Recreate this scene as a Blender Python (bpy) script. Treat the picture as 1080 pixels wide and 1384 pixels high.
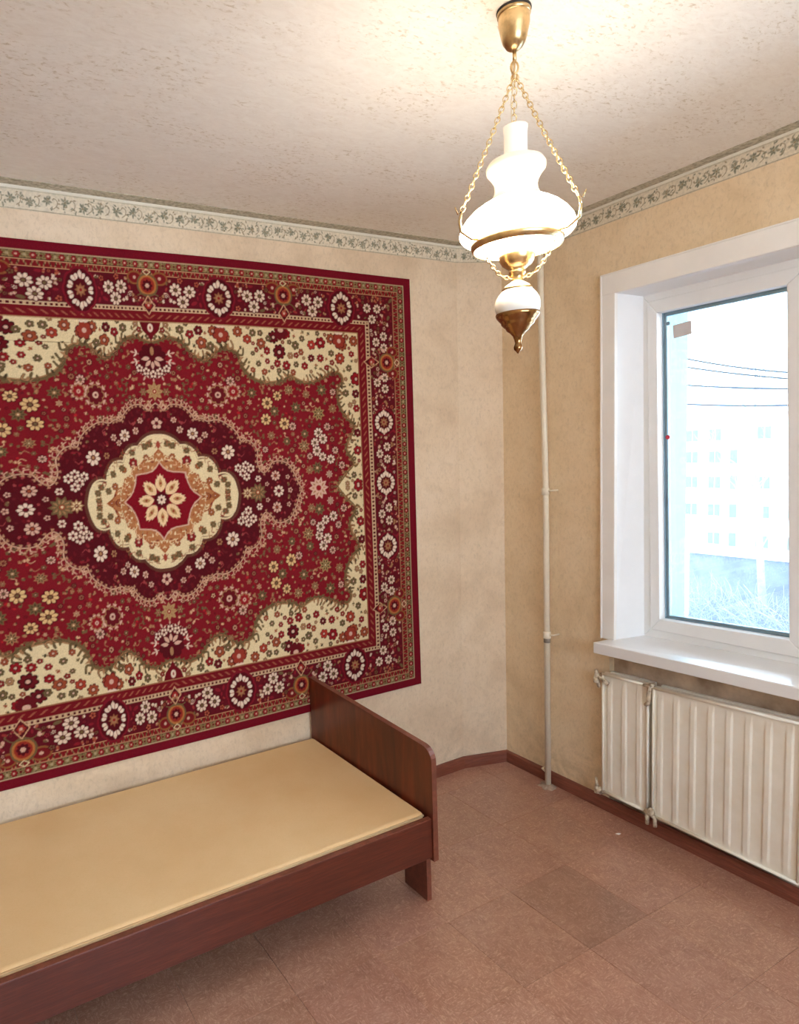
import bpy, math, random
import numpy as np
from mathutils import Vector, Matrix

for o in list(bpy.data.objects):
    bpy.data.objects.remove(o, do_unlink=True)
sc = bpy.context.scene
COL = sc.collection

# ------------------------------------------------------------------ camera
cd = bpy.data.cameras.new('camera')
cam = bpy.data.objects.new('camera', cd)
COL.objects.link(cam)
FW = Vector((0.46882783, 0.87730018, -0.10268819))
RT = Vector((0.87856326, -0.47516769, -0.04839696))
UP = Vector((0.09125278, 0.06752823, 0.99353554))
cam.matrix_world = Matrix(((RT.x, UP.x, -FW.x, -2.4452), (RT.y, UP.y, -FW.y, -2.3461),
                           (RT.z, UP.z, -FW.z, 1.5758), (0, 0, 0, 1)))
cd.sensor_fit = 'HORIZONTAL'
cd.sensor_width = 36.0
cd.lens = 902.3857 / 1080 * 36
cd.shift_x = (540 - 387.935) / 1080
cd.shift_y = (709.704 - 692) / 1080
cd.clip_start = 0.02
cd.clip_end = 400
sc.camera = cam

# ------------------------------------------------------------------ sky, exposure
SKY = 8.5
world = bpy.data.worlds.new('overcast_sky')
sc.world = world
world.use_nodes = True
wn = world.node_tree.nodes
wl = world.node_tree.links
wn.clear()
wo = wn.new('ShaderNodeOutputWorld')
bg = wn.new('ShaderNodeBackground')
gr = wn.new('ShaderNodeValToRGB')
tc = wn.new('ShaderNodeTexCoord')
sep = wn.new('ShaderNodeSeparateXYZ')
wl.new(tc.outputs['Generated'], sep.inputs[0])
wl.new(sep.outputs['Z'], gr.inputs[0])
gr.color_ramp.elements[0].position = 0.0
gr.color_ramp.elements[0].color = (0.78, 0.89, 1.0, 1)
gr.color_ramp.elements[1].position = 0.6
gr.color_ramp.elements[1].color = (0.64, 0.80, 1.0, 1)
wl.new(gr.outputs[0], bg.inputs['Color'])
bg.inputs['Strength'].default_value = SKY
wl.new(bg.outputs[0], wo.inputs['Surface'])

sc.view_settings.view_transform = 'Standard'
sc.view_settings.look = 'None'
sc.view_settings.gamma = 1.0
sc.view_settings.use_curve_mapping = False
sc.view_settings.exposure = 0.58
GLOBE = 19.5     # radiance of the lit opal globe


# ------------------------------------------------------------------ helpers
def lin(c):
    c = np.asarray(c, float) / 255.0
    return np.where(c <= 0.04045, c / 12.92, ((c + 0.055) / 1.055) ** 2.4)


def rgba(c):
    v = lin(c)
    return (float(v[0]), float(v[1]), float(v[2]), 1.0)


def tag(o, label=None, cat=None, group=None, kind=None):
    if label:
        o['label'] = label
    if cat:
        o['category'] = cat
    if group:
        o['group'] = group
    if kind:
        o['kind'] = kind
    return o


def empty(name, loc, label, cat, group=None):
    o = bpy.data.objects.new(name, None)
    o.empty_display_size = 0.1
    COL.objects.link(o)
    o.location = loc
    return tag(o, label, cat, group)


class MB:
    """collects shapes (world coordinates) and links them as ONE mesh object"""

    def __init__(self):
        self.v = []
        self.f = []
        self.s = []

    def add(self, vs, fs, smooth=False):
        n = len(self.v)
        self.v += [tuple(p) for p in vs]
        self.f += [tuple(i + n for i in f) for f in fs]
        self.s += [smooth] * len(fs)
        return self

    def prism(self, lo, hi):
        n = len(lo)
        fs = [tuple(range(n - 1, -1, -1)), tuple(range(n, 2 * n))]
        fs += [(i, (i + 1) % n, n + (i + 1) % n, n + i) for i in range(n)]
        return self.add(list(lo) + list(hi), fs)

    def box(self, x0, x1, y0, y1, z0, z1):
        return self.prism([(x0, y0, z0), (x1, y0, z0), (x1, y1, z0), (x0, y1, z0)],
                          [(x0, y0, z1), (x1, y0, z1), (x1, y1, z1), (x0, y1, z1)])

    def tube(self, pts, r, n=8, caps=True):
        pts = [Vector(p) for p in pts]
        rs = r if isinstance(r, (list, tuple)) else [r] * len(pts)
        vs = []
        t0 = (pts[1] - pts[0]).normalized()
        a = t0.orthogonal().normalized()
        for i, p in enumerate(pts):
            t = (pts[min(i + 1, len(pts) - 1)] - pts[max(i - 1, 0)]).normalized()
            a = (a - t * a.dot(t)).normalized()
            b = t.cross(a)
            for k in range(n):
                an = 2 * math.pi * k / n
                vs.append(p + (a * math.cos(an) + b * math.sin(an)) * rs[i])
        fs = []
        for i in range(len(pts) - 1):
            for k in range(n):
                fs.append((i * n + k, i * n + (k + 1) % n, (i + 1) * n + (k + 1) % n, (i + 1) * n + k))
        if caps:
            fs.append(tuple(range(n - 1, -1, -1)))
            fs.append(tuple((len(pts) - 1) * n + k for k in range(n)))
        return self.add(vs, fs, True)

    def lathe(self, c, prof, n=48):
        """prof: list of (radius, z offset) round the vertical through c"""
        vs = []
        for r, z in prof:
            for k in range(n):
                an = 2 * math.pi * k / n
                vs.append((c[0] + r * math.cos(an), c[1] + r * math.sin(an), c[2] + z))
        fs = []
        for i in range(len(prof) - 1):
            for k in range(n):
                fs.append((i * n + k, i * n + (k + 1) % n, (i + 1) * n + (k + 1) % n, (i + 1) * n + k))
        return self.add(vs, fs, True)

    def torus(self, c, ax, u, R1, R2, r, n=14, m=6):
        """elongated link: centre, plane axes u and ax (long), radii"""
        c, ax, u = Vector(c), Vector(ax).normalized(), Vector(u).normalized()
        w = ax.cross(u)
        vs = []
        for i in range(n):
            a = 2 * math.pi * i / n
            p = c + ax * (R1 * math.cos(a)) + u * (R2 * math.sin(a))
            nd = (ax * (R2 * math.cos(a)) + u * (R1 * math.sin(a))).normalized()
            for k in range(m):
                b = 2 * math.pi * k / m
                vs.append(p + nd * (r * math.cos(b)) + w * (r * math.sin(b)))
        fs = [(i * m + k, ((i + 1) % n) * m + k, ((i + 1) % n) * m + (k + 1) % m, i * m + (k + 1) % m)
              for i in range(n) for k in range(m)]
        return self.add(vs, fs, True)

    def build(self, name, mat, parent=None, bevel=0.0, seg=2):
        o_ = Vector((0, 0, 0))
        q = parent
        while q is not None:
            o_ += Vector(q.location)
            q = q.parent
        me = bpy.data.meshes.new(name)
        me.from_pydata([tuple(Vector(p) - o_) for p in self.v], [], self.f)
        me.polygons.foreach_set('use_smooth', self.s)
        me.update()
        o = bpy.data.objects.new(name, me)
        COL.objects.link(o)
        me.materials.append(mat)
        if parent is not None:
            o.parent = parent
        if bevel:
            b = o.modifiers.new('bevel', 'BEVEL')
            b.width = bevel
            b.segments = seg
            b.limit_method = 'ANGLE'
            b.angle_limit = math.radians(40)
        return o


# ------------------------------------------------------------------ materials
def new_mat(name):
    m = bpy.data.materials.new(name)
    m.use_nodes = True
    nt = m.node_tree
    b = nt.nodes['Principled BSDF']
    return m, nt, b


def coords(nt, scale=(1, 1, 1), obj_=True):
    t = nt.nodes.new('ShaderNodeNewGeometry') if not obj_ else nt.nodes.new('ShaderNodeTexCoord')
    mp = nt.nodes.new('ShaderNodeMapping')
    mp.inputs['Scale'].default_value = scale
    nt.links.new(t.outputs['Object' if obj_ else 'Position'], mp.inputs['Vector'])
    return mp.outputs[0]


def noise(nt, vec, scale, detail=4, rough=0.6, dist=0.0):
    n = nt.nodes.new('ShaderNodeTexNoise')
    n.inputs['Scale'].default_value = scale
    n.inputs['Detail'].default_value = detail
    n.inputs['Roughness'].default_value = rough
    n.inputs['Distortion'].default_value = dist
    nt.links.new(vec, n.inputs['Vector'])
    return n.outputs['Fac']


def ramp(nt, fac, stops):
    r = nt.nodes.new('ShaderNodeValToRGB')
    while len(r.color_ramp.elements) < len(stops):
        r.color_ramp.elements.new(0.5)
    for e, (p, c) in zip(r.color_ramp.elements, stops):
        e.position = p
        e.color = c if len(c) == 4 else rgba(c)
    nt.links.new(fac, r.inputs[0])
    return r.outputs[0]


def mix(nt, fac, a, b, mode='MIX'):
    m = nt.nodes.new('ShaderNodeMix')
    m.data_type = 'RGBA'
    m.blend_type = mode
    for s, v in ((m.inputs[0], fac), (m.inputs[6], a), (m.inputs[7], b)):
        if hasattr(v, 'is_output'):
            nt.links.new(v, s)
        else:
            s.default_value = v
    return m.outputs[2]


def bump(nt, b, h, strength=0.3, dist=0.002):
    n = nt.nodes.new('ShaderNodeBump')
    n.inputs['Strength'].default_value = strength
    n.inputs['Distance'].default_value = dist
    nt.links.new(h, n.inputs['Height'])
    nt.links.new(n.outputs[0], b.inputs['Normal'])


W1 = (1, 1, 1, 1)
K0 = (0, 0, 0, 1)


def simple(name, c, rough=0.6, metal=0.0, var=0.0, scale=20, bmp=0.0, spec=0.5, c2=None):
    m, nt, b = new_mat(name)
    b.inputs['Roughness'].default_value = rough
    b.inputs['Metallic'].default_value = metal
    b.inputs['Specular IOR Level'].default_value = spec
    v = coords(nt, obj_=False)
    n = noise(nt, v, scale)
    c2 = c2 or tuple(x * (1 - var) for x in c)
    nt.links.new(ramp(nt, n, [(0.35, c2), (0.6, c)]), b.inputs['Base Color'])
    if bmp:
        bump(nt, b, noise(nt, v, scale * 6), bmp)
    return m


def wallpaper(name, base, dark, light, stain=None):
    m, nt, b = new_mat(name)
    b.inputs['Roughness'].default_value = 0.75
    b.inputs['Specular IOR Level'].default_value = 0.25
    v = coords(nt, obj_=False)
    big = noise(nt, v, 3.2, 5, 0.65, 0.4)
    mid = noise(nt, v, 26, 6, 0.7, 0.8)
    fine = noise(nt, coords(nt, (1, 1, 0.55), False), 95, 4, 0.7, 0.8)
    c = ramp(nt, big, [(0.3, dark), (0.5, base), (0.72, light)])
    c = mix(nt, ramp(nt, mid, [(0.50, K0), (0.66, (0.42, 0.42, 0.42, 1))]), c, rgba(dark))
    c = mix(nt, ramp(nt, fine, [(0.50, K0), (0.72, (0.34, 0.34, 0.34, 1))]), c, rgba(tuple(x * 0.82 for x in dark)))
    if stain:
        sx = nt.nodes.new('ShaderNodeSeparateXYZ')
        nt.links.new(v, sx.inputs[0])
        low = nt.nodes.new('ShaderNodeMapRange')
        low.inputs['From Min'].default_value = 0.05
        low.inputs['From Max'].default_value = 0.42
        low.inputs['To Min'].default_value = 0.4
        low.inputs['To Max'].default_value = 0.0
        nt.links.new(sx.outputs['Z'], low.inputs[0])
        st = noise(nt, v, 8, 6, 0.75, 0.6)
        ml = nt.nodes.new('ShaderNodeMath')
        ml.operation = 'MULTIPLY'
        nt.links.new(ramp(nt, st, [(0.46, K0), (0.62, W1)]), ml.inputs[0])
        nt.links.new(low.outputs[0], ml.inputs[1])
        c = mix(nt, ml.outputs[0], c, rgba(stain))
    nt.links.new(c, b.inputs['Base Color'])
    bump(nt, b, fine, 0.35, 0.002)
    return m


def wood(name, c1, c2, scale, stretch, rough=0.38, coat=0.15):
    m, nt, b = new_mat(name)
    b.inputs['Roughness'].default_value = rough
    b.inputs['Coat Weight'].default_value = coat
    b.inputs['Coat Roughness'].default_value = 0.25
    v = coords(nt, stretch, False)
    n = noise(nt, v, scale, 6, 0.6, 1.2)
    n2 = noise(nt, v, scale * 6, 4, 0.6, 0.3)
    c = ramp(nt, n, [(0.3, c1), (0.7, c2)])
    c = mix(nt, ramp(nt, n2, [(0.42, (0.45, 0.45, 0.45, 1)), (0.6, K0)]), c, rgba(tuple(x * 0.8 for x in c1)))
    nt.links.new(c, b.inputs['Base Color'])
    bump(nt, b, n2, 0.08, 0.001)
    return m


M_WA = wallpaper('left wallpaper', (228, 206, 178), (213, 189, 160), (235, 215, 190), (178, 160, 134))
M_WB = wallpaper('window wallpaper', (234, 210, 175), (220, 194, 157), (239, 218, 187), (170, 148, 116))


def ceiling_mat():
    m, nt, b = new_mat('ceiling paper')
    b.inputs['Roughness'].default_value = 0.9
    b.inputs['Specular IOR Level'].default_value = 0.15
    v = coords(nt, (1.0, 1.7, 1), False)
    big = noise(nt, v, 4.2, 3, 0.6, 0.3)
    fl = noise(nt, coords(nt, (1.0, 1.9, 1), False), 52, 4, 0.7, 0.5)
    fl2 = noise(nt, coords(nt, (1.0, 2.3, 1), False), 16, 4, 0.75, 1.2)
    c = ramp(nt, fl2, [(0.35, (236, 229, 219)), (0.65, (243, 238, 229))])
    k = nt.nodes.new('ShaderNodeMath')
    k.operation = 'MULTIPLY'
    nt.links.new(ramp(nt, fl, [(0.54, K0), (0.66, (0.75, 0.75, 0.75, 1))]), k.inputs[0])
    nt.links.new(ramp(nt, big, [(0.42, (0.12, 0.12, 0.12, 1)), (0.60, W1)]), k.inputs[1])
    c = mix(nt, k.outputs[0], c, rgba((196, 180, 152)))
    nt.links.new(c, b.inputs['Base Color'])
    bump(nt, b, fl2, 0.15, 0.003)
    return m


M_CEIL = ceiling_mat()
M_PLASTER = simple('back wall paper', (214, 190, 154), 0.85, var=0.05, scale=5)
M_WHITE = simple('white painted wood', (246, 243, 239), 0.38, var=0.02, scale=7)
M_REVEAL = simple('white reveal paint', (247, 248, 250), 0.45, var=0.015, scale=5)
M_PVC = simple('white plastic profile', (238, 237, 236), 0.28, var=0.012, scale=12)
M_SILL = simple('glossy white sill', (240, 240, 240), 0.22, var=0.015, scale=6)
M_RUBBER = simple('blue grey spacer', (190, 214, 228), 0.5, var=0.05)
M_SEAL = simple('dark seal', (140, 170, 190), 0.6, var=0.05)
M_OUTWALL = simple('pale outer render', (122, 166, 174), 0.9, var=0.02, scale=3)
M_RAD = simple('cream radiator enamel', (244, 238, 224), 0.42, var=0.02, scale=9, c2=(238, 230, 213))
M_RADPIPE = simple('chipped cream paint', (214, 200, 176), 0.55, var=0.3, scale=60, bmp=0.4, c2=(150, 128, 104))
M_PIPE = simple('cream pipe paint', (236, 224, 202), 0.4, var=0.03, scale=20)
M_NICHE = simple('dirty niche plaster', (226, 202, 176), 0.95, scale=6, bmp=0.5, c2=(172, 146, 122))
M_BASEB = wood('brown baseboard paint', (120, 64, 48), (146, 84, 66), 7, (0.4, 0.4, 6), 0.42)
M_BEDH = wood('dark walnut veneer rail', (84, 34, 22), (108, 48, 32), 5, (0.5, 3, 9), 0.34)
M_BEDV = wood('dark walnut veneer board', (78, 28, 16), (126, 54, 30), 3, (1, 2.6, 0.35), 0.30, 0.3)
M_BEDE = wood('walnut edge band', (116, 62, 46), (138, 78, 60), 8, (1, 1, 1), 0.4)
M_BRASS = simple('aged brass', (222, 190, 140), 0.30, 1.0, var=0.18, scale=30)
M_CHAIN = simple('brass chain', (240, 216, 168), 0.25, 1.0, var=0.08, scale=60)
M_BRASSD = simple('dark polished brass', (176, 134, 88), 0.18, 1.0, var=0.2, scale=30)
M_PORC = simple('white porcelain', (245, 243, 238), 0.12, var=0.01, scale=8)
M_PAPER = simple('greyish paper', (214, 204, 200), 0.8, var=0.03)
M_RED = simple('red dot', (200, 50, 70), 0.6, var=0.03)
M_GREYD = simple('grey dot', (110, 130, 145), 0.6, var=0.03)
M_CABLE = simple('cable sheath', (40, 46, 52), 0.7, var=0.05)
M_GROUT = simple('floor screed', (96, 66, 54), 0.9, var=0.2, scale=30)


def fabric():
    m, nt, b = new_mat('tan upholstery')
    b.inputs['Roughness'].default_value = 0.95
    b.inputs['Specular IOR Level'].default_value = 0.12
    v = coords(nt, (1, 1, 1), False)
    a = noise(nt, coords(nt, (1, 6, 1), False), 160, 3, 0.6)
    a2 = noise(nt, v, 3, 4, 0.6)
    c = ramp(nt, a2, [(0.3, (224, 186, 136)), (0.7, (232, 198, 150))])
    c = mix(nt, ramp(nt, a, [(0.5, K0), (0.8, (0.5, 0.5, 0.5, 1))]), c, rgba((210, 168, 116)))
    nt.links.new(c, b.inputs['Base Color'])
    bump(nt, b, a, 0.35, 0.001)
    return m


M_FABRIC = fabric()


def tile_mat():
    m, nt, b = new_mat('brown marbled floor tile')
    oi = nt.nodes.new('ShaderNodeObjectInfo')
    g = nt.nodes.new('ShaderNodeNewGeometry')
    # every other block of the printed pattern turns its streaks by a quarter turn
    def streak(scale, s):
        mp = nt.nodes.new('ShaderNodeMapping')
        mp.inputs['Scale'].default_value = s
        nt.links.new(g.outputs['Position'], mp.inputs['Vector'])
        return noise(nt, mp.outputs[0], scale, 5, 0.75, 1.6)
    s1 = streak(62, (2.2, 0.8, 1))
    s2 = streak(62, (0.8, 2.2, 1))
    ck = nt.nodes.new('ShaderNodeTexChecker')
    ck.inputs['Scale'].default_value = 1.0
    mp = nt.nodes.new('ShaderNodeMapping')
    mp.inputs['Location'].default_value = (0.6, 0.9, 0.5)
    mp.inputs['Scale'].default_value = (1 / 0.0725, 1 / 0.08125, 0)
    nt.links.new(g.outputs['Position'], mp.inputs['Vector'])
    nt.links.new(mp.outputs[0], ck.inputs['Vector'])
    fl = mix(nt, ck.outputs['Fac'], s1, s2)
    big = noise(nt, coords(nt, obj_=False), 3.4, 5, 0.65, 0.5)
    patch = noise(nt, coords(nt, obj_=False), 13, 4, 0.7, 0.3)
    c = ramp(nt, big, [(0.28, (166, 118, 96)), (0.55, (180, 132, 110)), (0.78, (192, 148, 126))])
    c = mix(nt, ramp(nt, patch, [(0.42, K0), (0.70, (0.55, 0.55, 0.55, 1))]), c, rgba((146, 96, 74)))
    c = mix(nt, ramp(nt, fl, [(0.50, K0), (0.64, (0.8, 0.8, 0.8, 1))]), c, rgba((218, 180, 160)))
    c = mix(nt, ramp(nt, fl, [(0.30, (0.5, 0.5, 0.5, 1)), (0.43, K0)]), c, rgba((128, 80, 62)))
    c = mix(nt, 1.0, c, oi.outputs['Color'], 'MULTIPLY')
    nt.links.new(c, b.inputs['Base Color'])
    r = nt.nodes.new('ShaderNodeMapRange')
    r.inputs['To Min'].default_value = 0.24
    r.inputs['To Max'].default_value = 0.36
    nt.links.new(big, r.inputs[0])
    nt.links.new(r.outputs[0], b.inputs['Roughness'])
    b.inputs['Specular IOR Level'].default_value = 0.5
    b.inputs['Coat Weight'].default_value = 1.0
    b.inputs['Coat IOR'].default_value = 1.6
    b.inputs['Coat Roughness'].default_value = 0.36
    bump(nt, b, fl, 0.10, 0.001)
    return m


M_TILE = tile_mat()


def glass():
    m, nt, b = new_mat('window glass')
    nt.nodes.remove(b)
    out = nt.nodes['Material Output']
    tr = nt.nodes.new('ShaderNodeBsdfTransparent')
    tr.inputs[0].default_value = (0.96, 0.985, 0.99, 1)
    gl = nt.nodes.new('ShaderNodeBsdfGlossy')
    gl.inputs['Roughness'].default_value = 0.02
    fr = nt.nodes.new('ShaderNodeFresnel')
    fr.inputs[0].default_value = 1.45
    mx = nt.nodes.new('ShaderNodeMixShader')
    nt.links.new(fr.outputs[0], mx.inputs[0])
    nt.links.new(tr.outputs[0], mx.inputs[1])
    nt.links.new(gl.outputs[0], mx.inputs[2])
    nt.links.new(mx.outputs[0], out.inputs['Surface'])
    return m


M_GLASS = glass()


def lit(name, c, e, ec):
    m, nt, b = new_mat(name)
    b.inputs['Base Color'].default_value = rgba(c)
    b.inputs['Roughness'].default_value = 0.15
    b.inputs['Emission Color'].default_value = ec
    b.inputs['Emission Strength'].default_value = e
    return m


M_GLOBE = lit('lit opal globe', (250, 245, 235), GLOBE, (1.0, 0.84, 0.64, 1))
M_NECK = lit('faintly lit opal neck', (240, 226, 204), 0.22, (1.0, 0.86, 0.66, 1))
M_CHIM = lit('faintly lit chimney glass', (244, 236, 220), 0.30, (1.0, 0.90, 0.74, 1))


def colour_attr_mat(name, rough, bstr, bscale, sheen=0.0):
    m, nt, b = new_mat(name)
    a = nt.nodes.new('ShaderNodeAttribute')
    a.attribute_name = 'Col'
    v = coords(nt, obj_=False)
    n = noise(nt, v, bscale, 2, 0.6)
    c = mix(nt, 1.0, a.outputs['Color'], ramp(nt, n, [(0.3, (0.84, 0.84, 0.84, 1)), (0.7, (1.08, 1.08, 1.08, 1))]), 'MULTIPLY')
    nt.links.new(c, b.inputs['Base Color'])
    b.inputs['Roughness'].default_value = rough
    b.inputs['Specular IOR Level'].default_value = 0.15
    bump(nt, b, n, bstr, 0.002)
    return m


M_PILE = colour_attr_mat('woven wool pile', 0.95, 0.5, 420)
M_FRIEZE = colour_attr_mat('printed frieze paper', 0.7, 0.1, 120)
M_FRBACK = simple('frieze ceiling strip', (204, 196, 176), 0.8, scale=70, c2=(160, 154, 134))
M_FREDGE = simple('frieze plain edge', (232, 226, 210), 0.7, var=0.03)


# ------------------------------------------------------------------ printing a flat pattern onto a grid of knots
class Canvas:
    def __init__(self, w, h, res, bgc):
        self.res = res
        self.nx, self.ny = int(round(w / res)) + 1, int(round(h / res)) + 1
        self.a = np.empty((self.ny, self.nx, 3))
        self.a[:] = lin(bgc)
        self.w, self.h = w, h

    def win(self, u, v, r):
        i0 = max(0, int((u - r) / self.res)); i1 = min(self.nx, int((u + r) / self.res) + 2)
        j0 = max(0, int((v - r) / self.res)); j1 = min(self.ny, int((v + r) / self.res) + 2)
        if i0 >= i1 or j0 >= j1:
            return None
        X, Y = np.meshgrid(np.arange(i0, i1) * self.res - u, np.arange(j0, j1) * self.res - v)
        return (slice(j0, j1), slice(i0, i1)), X, Y

    def blend(self, sl, mask, c):
        m = np.clip(mask, 0, 1)[..., None]
        self.a[sl] = self.a[sl] * (1 - m) + lin(c) * m

    def ell(self, u, v, a, b, rot, c):
        w = self.win(u, v, max(a, b) + 0.004)
        if w is None:
            return
        sl, X, Y = w
        cr, sr = math.cos(rot), math.sin(rot)
        P = (X * cr + Y * sr) / a
        Q = (-X * sr + Y * cr) / b
        d = (1 - np.sqrt(P * P + Q * Q)) * min(a, b)
        self.blend(sl, d / self.res + 0.5, c)

    def leaf(self, u, v, L, wd, rot, c):
        """pointed leaf that starts at (u, v)"""
        cr, sr = math.cos(rot), math.sin(rot)
        w = self.win(u + cr * L / 2, v + sr * L / 2, L / 2 + 0.004)
        if w is None:
            return
        sl, X, Y = w
        X = X + cr * L / 2; Y = Y + sr * L / 2
        P = (X * cr + Y * sr) / L
        Q = -X * sr + Y * cr
        prof = wd * np.sin(np.pi * np.clip(P, 0, 1) ** 0.8)
        d = np.where((P > 0) & (P < 1), prof - np.abs(Q), -1)
        self.blend(sl, d / self.res + 0.5, c)

    def fl(self, u, v, r, n, c, rot=0.0, deep=0.35, sy=1.0):
        w = self.win(u, v, r * max(1, sy) + 0.004)
        if w is None:
            return
        sl, X, Y = w
        Y = Y / sy
        R = np.hypot(X, Y)
        th = np.arctan2(Y, X) - rot
        pr = r * (1 - deep + deep * np.abs(np.cos(n * th / 2)) ** 0.6)
        self.blend(sl, (pr - R) / self.res + 0.5, c)

    def poly(self, pts, c):
        P = np.array(pts)
        i0 = max(0, int(P[:, 0].min() / self.res) - 1); i1 = min(self.nx, int(P[:, 0].max() / self.res) + 2)
        j0 = max(0, int(P[:, 1].min() / self.res) - 1); j1 = min(self.ny, int(P[:, 1].max() / self.res) + 2)
        X, Y = np.meshgrid(np.arange(i0, i1) * self.res, np.arange(j0, j1) * self.res)
        ins = np.zeros(X.shape, bool)
        for k in range(len(P)):
            x1, y1 = P[k]; x2, y2 = P[(k + 1) % len(P)]
            if y1 == y2:
                continue
            cnd = ((y1 > Y) != (y2 > Y)) & (X < (x2 - x1) * (Y - y1) / (y2 - y1) + x1)
            ins ^= cnd
        self.blend((slice(j0, j1), slice(i0, i1)), ins * 1.0, c)

    def line(self, pts, wd, c):
        for (x1, y1), (x2, y2) in zip(pts[:-1], pts[1:]):
            L = math.hypot(x2 - x1, y2 - y1)
            w = self.win((x1 + x2) / 2, (y1 + y2) / 2, L / 2 + wd + 0.003)
            if w is None:
                continue
            sl, X, Y = w
            X = X + (x1 + x2) / 2 - x1; Y = Y + (y1 + y2) / 2 - y1
            t = np.clip((X * (x2 - x1) + Y * (y2 - y1)) / (L * L + 1e-12), 0, 1)
            d = np.hypot(X - t * (x2 - x1), Y - t * (y2 - y1))
            self.blend(sl, (wd / 2 - d) / self.res + 0.5, c)


def smooth_path(pts, n=6):
    out = []
    P = [pts[0]] + list(pts) + [pts[-1]]
    for i in range(1, len(P) - 2):
        p0, p1, p2, p3 = [np.array(q, float) for q in P[i - 1:i + 3]]
        for k in range(n):
            t = k / n
            out.append(tuple(0.5 * ((2 * p1) + (-p0 + p2) * t + (2 * p0 - 5 * p1 + 4 * p2 - p3) * t * t + (-p0 + 3 * p1 - 3 * p2 + p3) * t ** 3)))
    out.append(tuple(P[-1]))
    return out


def grid_mesh(name, P, colr, mat, parent=None, skirt=None):
    """P: (ny, nx, 3) points, colr: (ny, nx, 3) linear colours"""
    ny, nx = P.shape[:2]
    V = P.reshape(-1, 3)
    C = colr.reshape(-1, 3)
    idx = np.arange(nx * ny).reshape(ny, nx)
    Q = np.stack([idx[:-1, :-1], idx[:-1, 1:], idx[1:, 1:], idx[1:, :-1]], -1).reshape(-1, 4)
    if skirt is not None:
        loop = np.concatenate([idx[0, :], idx[1:, -1], idx[-1, -2::-1], idx[-2:0:-1, 0]])
        base = len(V)
        V = np.vstack([V, V[loop] + np.array(skirt)])
        C = np.vstack([C, C[loop]])
        k = np.arange(len(loop))
        kn = (k + 1) % len(loop)
        Q = np.vstack([Q, np.stack([loop[kn], loop[k], base + k, base + kn], -1)])
    me = bpy.data.meshes.new(name)
    me.vertices.add(len(V))
    me.vertices.foreach_set('co', V.astype(np.float32).ravel())
    me.loops.add(Q.size)
    me.loops.foreach_set('vertex_index', Q.astype(np.int32).ravel())
    me.polygons.add(len(Q))
    me.polygons.foreach_set('loop_start', np.arange(0, Q.size, 4, dtype=np.int32))
    me.update(calc_edges=True)
    at = me.color_attributes.new('Col', 'FLOAT_COLOR', 'POINT')
    at.data.foreach_set('color', np.hstack([C, np.ones((len(C), 1))]).astype(np.float32).ravel())
    me.validate()
    o = bpy.data.objects.new(name, me)
    COL.objects.link(o)
    me.materials.append(mat)
    if parent is not None:
        o.parent = parent
    return o


def st(o, label=None):
    return tag(o, kind='structure', label=label)


# ------------------------------------------------------------------ the room shell
H = 2.5
XL, YB = -3.2, -4.3      # far left wall, wall behind the camera
C0 = 0.065               # plane of the carpet wall
FB, FT = -0.231, -0.204  # the vertical fold of the wall near the corner leans a little

wl_ = MB().prism([(XL, C0, 0), (FB, C0, 0), (FB, C0 + 0.2, 0), (XL, C0 + 0.2, 0)],
                 [(XL, C0, H), (FT, C0, H), (FT, C0 + 0.2, H), (XL, C0 + 0.2, H)]).build('wall_left', M_WA)
st(wl_, 'beige papered wall behind the red carpet')
wc = MB().prism([(FB, C0, 0), (0, 0, 0), (0.0, C0 + 0.2, 0), (FB, C0 + 0.2, 0)],
                [(FT, C0, H), (0, -0.012, H), (0.0, C0 + 0.2, H), (FT, C0 + 0.2, H)]).build('wall_corner', M_WA)
st(wc, 'narrow slanted strip of wall in the room corner')

WY0, WY1 = -0.609, -2.12     # window opening along the wall
WZ0, WZ1 = 0.72, 2.147
TH = 0.45
w = MB()
w.box(0, TH, WY0, 0.265, 0.70, H)
w.box(0, TH, -0.574, 0.265, 0, 0.70)
w.box(0, TH, YB, WY1, 0, H)
w.box(0, TH, WY1, WY0, WZ1, H)
wr = st(w.build('wall_right', M_WB), 'beige papered wall with the window')
n_ = MB()
n_.box(0.03, TH, WY1, -0.574, 0.0, 0.70)
st(n_.build('wall_niche', M_NICHE), 'dirty brown plaster of the radiator niche under the sill')
# outer skin of the house beside the window
st(MB().box(TH, TH + 0.02, WY0 + 0.005, 1.2, -3, 4).box(TH, TH + 0.02, YB, WY1 - .005, -3, 4)
   .box(TH, TH + .02, WY1, WY0, WZ1 + .02, 4).box(TH, TH + .02, WY1, WY0, -3, .70).build('wall_outside', M_OUTWALL))
st(MB().box(XL - 0.15, XL, YB, C0 + 0.2, 0, H).build('wall_far_left', M_PLASTER))
bw = MB()
bw.box(XL - 0.15, -2.95, YB - 0.15, YB, 0, H).box(-0.65, TH, YB - 0.15, YB, 0, H)
bw.box(-2.95, -0.65, YB - 0.15, YB, 0, 1.15).box(-2.95, -0.65, YB - 0.15, YB, 2.3, H)  # opening left for the added daylight window
st(bw.build('wall_back', M_PLASTER))
w2 = bpy.data.objects.new('added_fill_window', None)  # unseen window, added to bring extra daylight into the room
COL.objects.link(w2)
w2.location = (-1.65, YB - .07, .45)
st(w2, 'wide unseen window added behind the viewer to let in more daylight')
for a_, b_ in ((-2.95, -2.89), (-1.83, -1.77), (-0.71, -0.65)):
    MB().box(a_, b_, YB - .11, YB - .04, 1.15, 2.3).build('frame_post', M_PVC, w2, .003)
for a_, b_ in ((1.15, 1.21), (2.24, 2.3)):
    MB().box(-2.89, -0.71, YB - .11, YB - .04, a_, b_).build('frame_rail', M_PVC, w2, .003)
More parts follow.
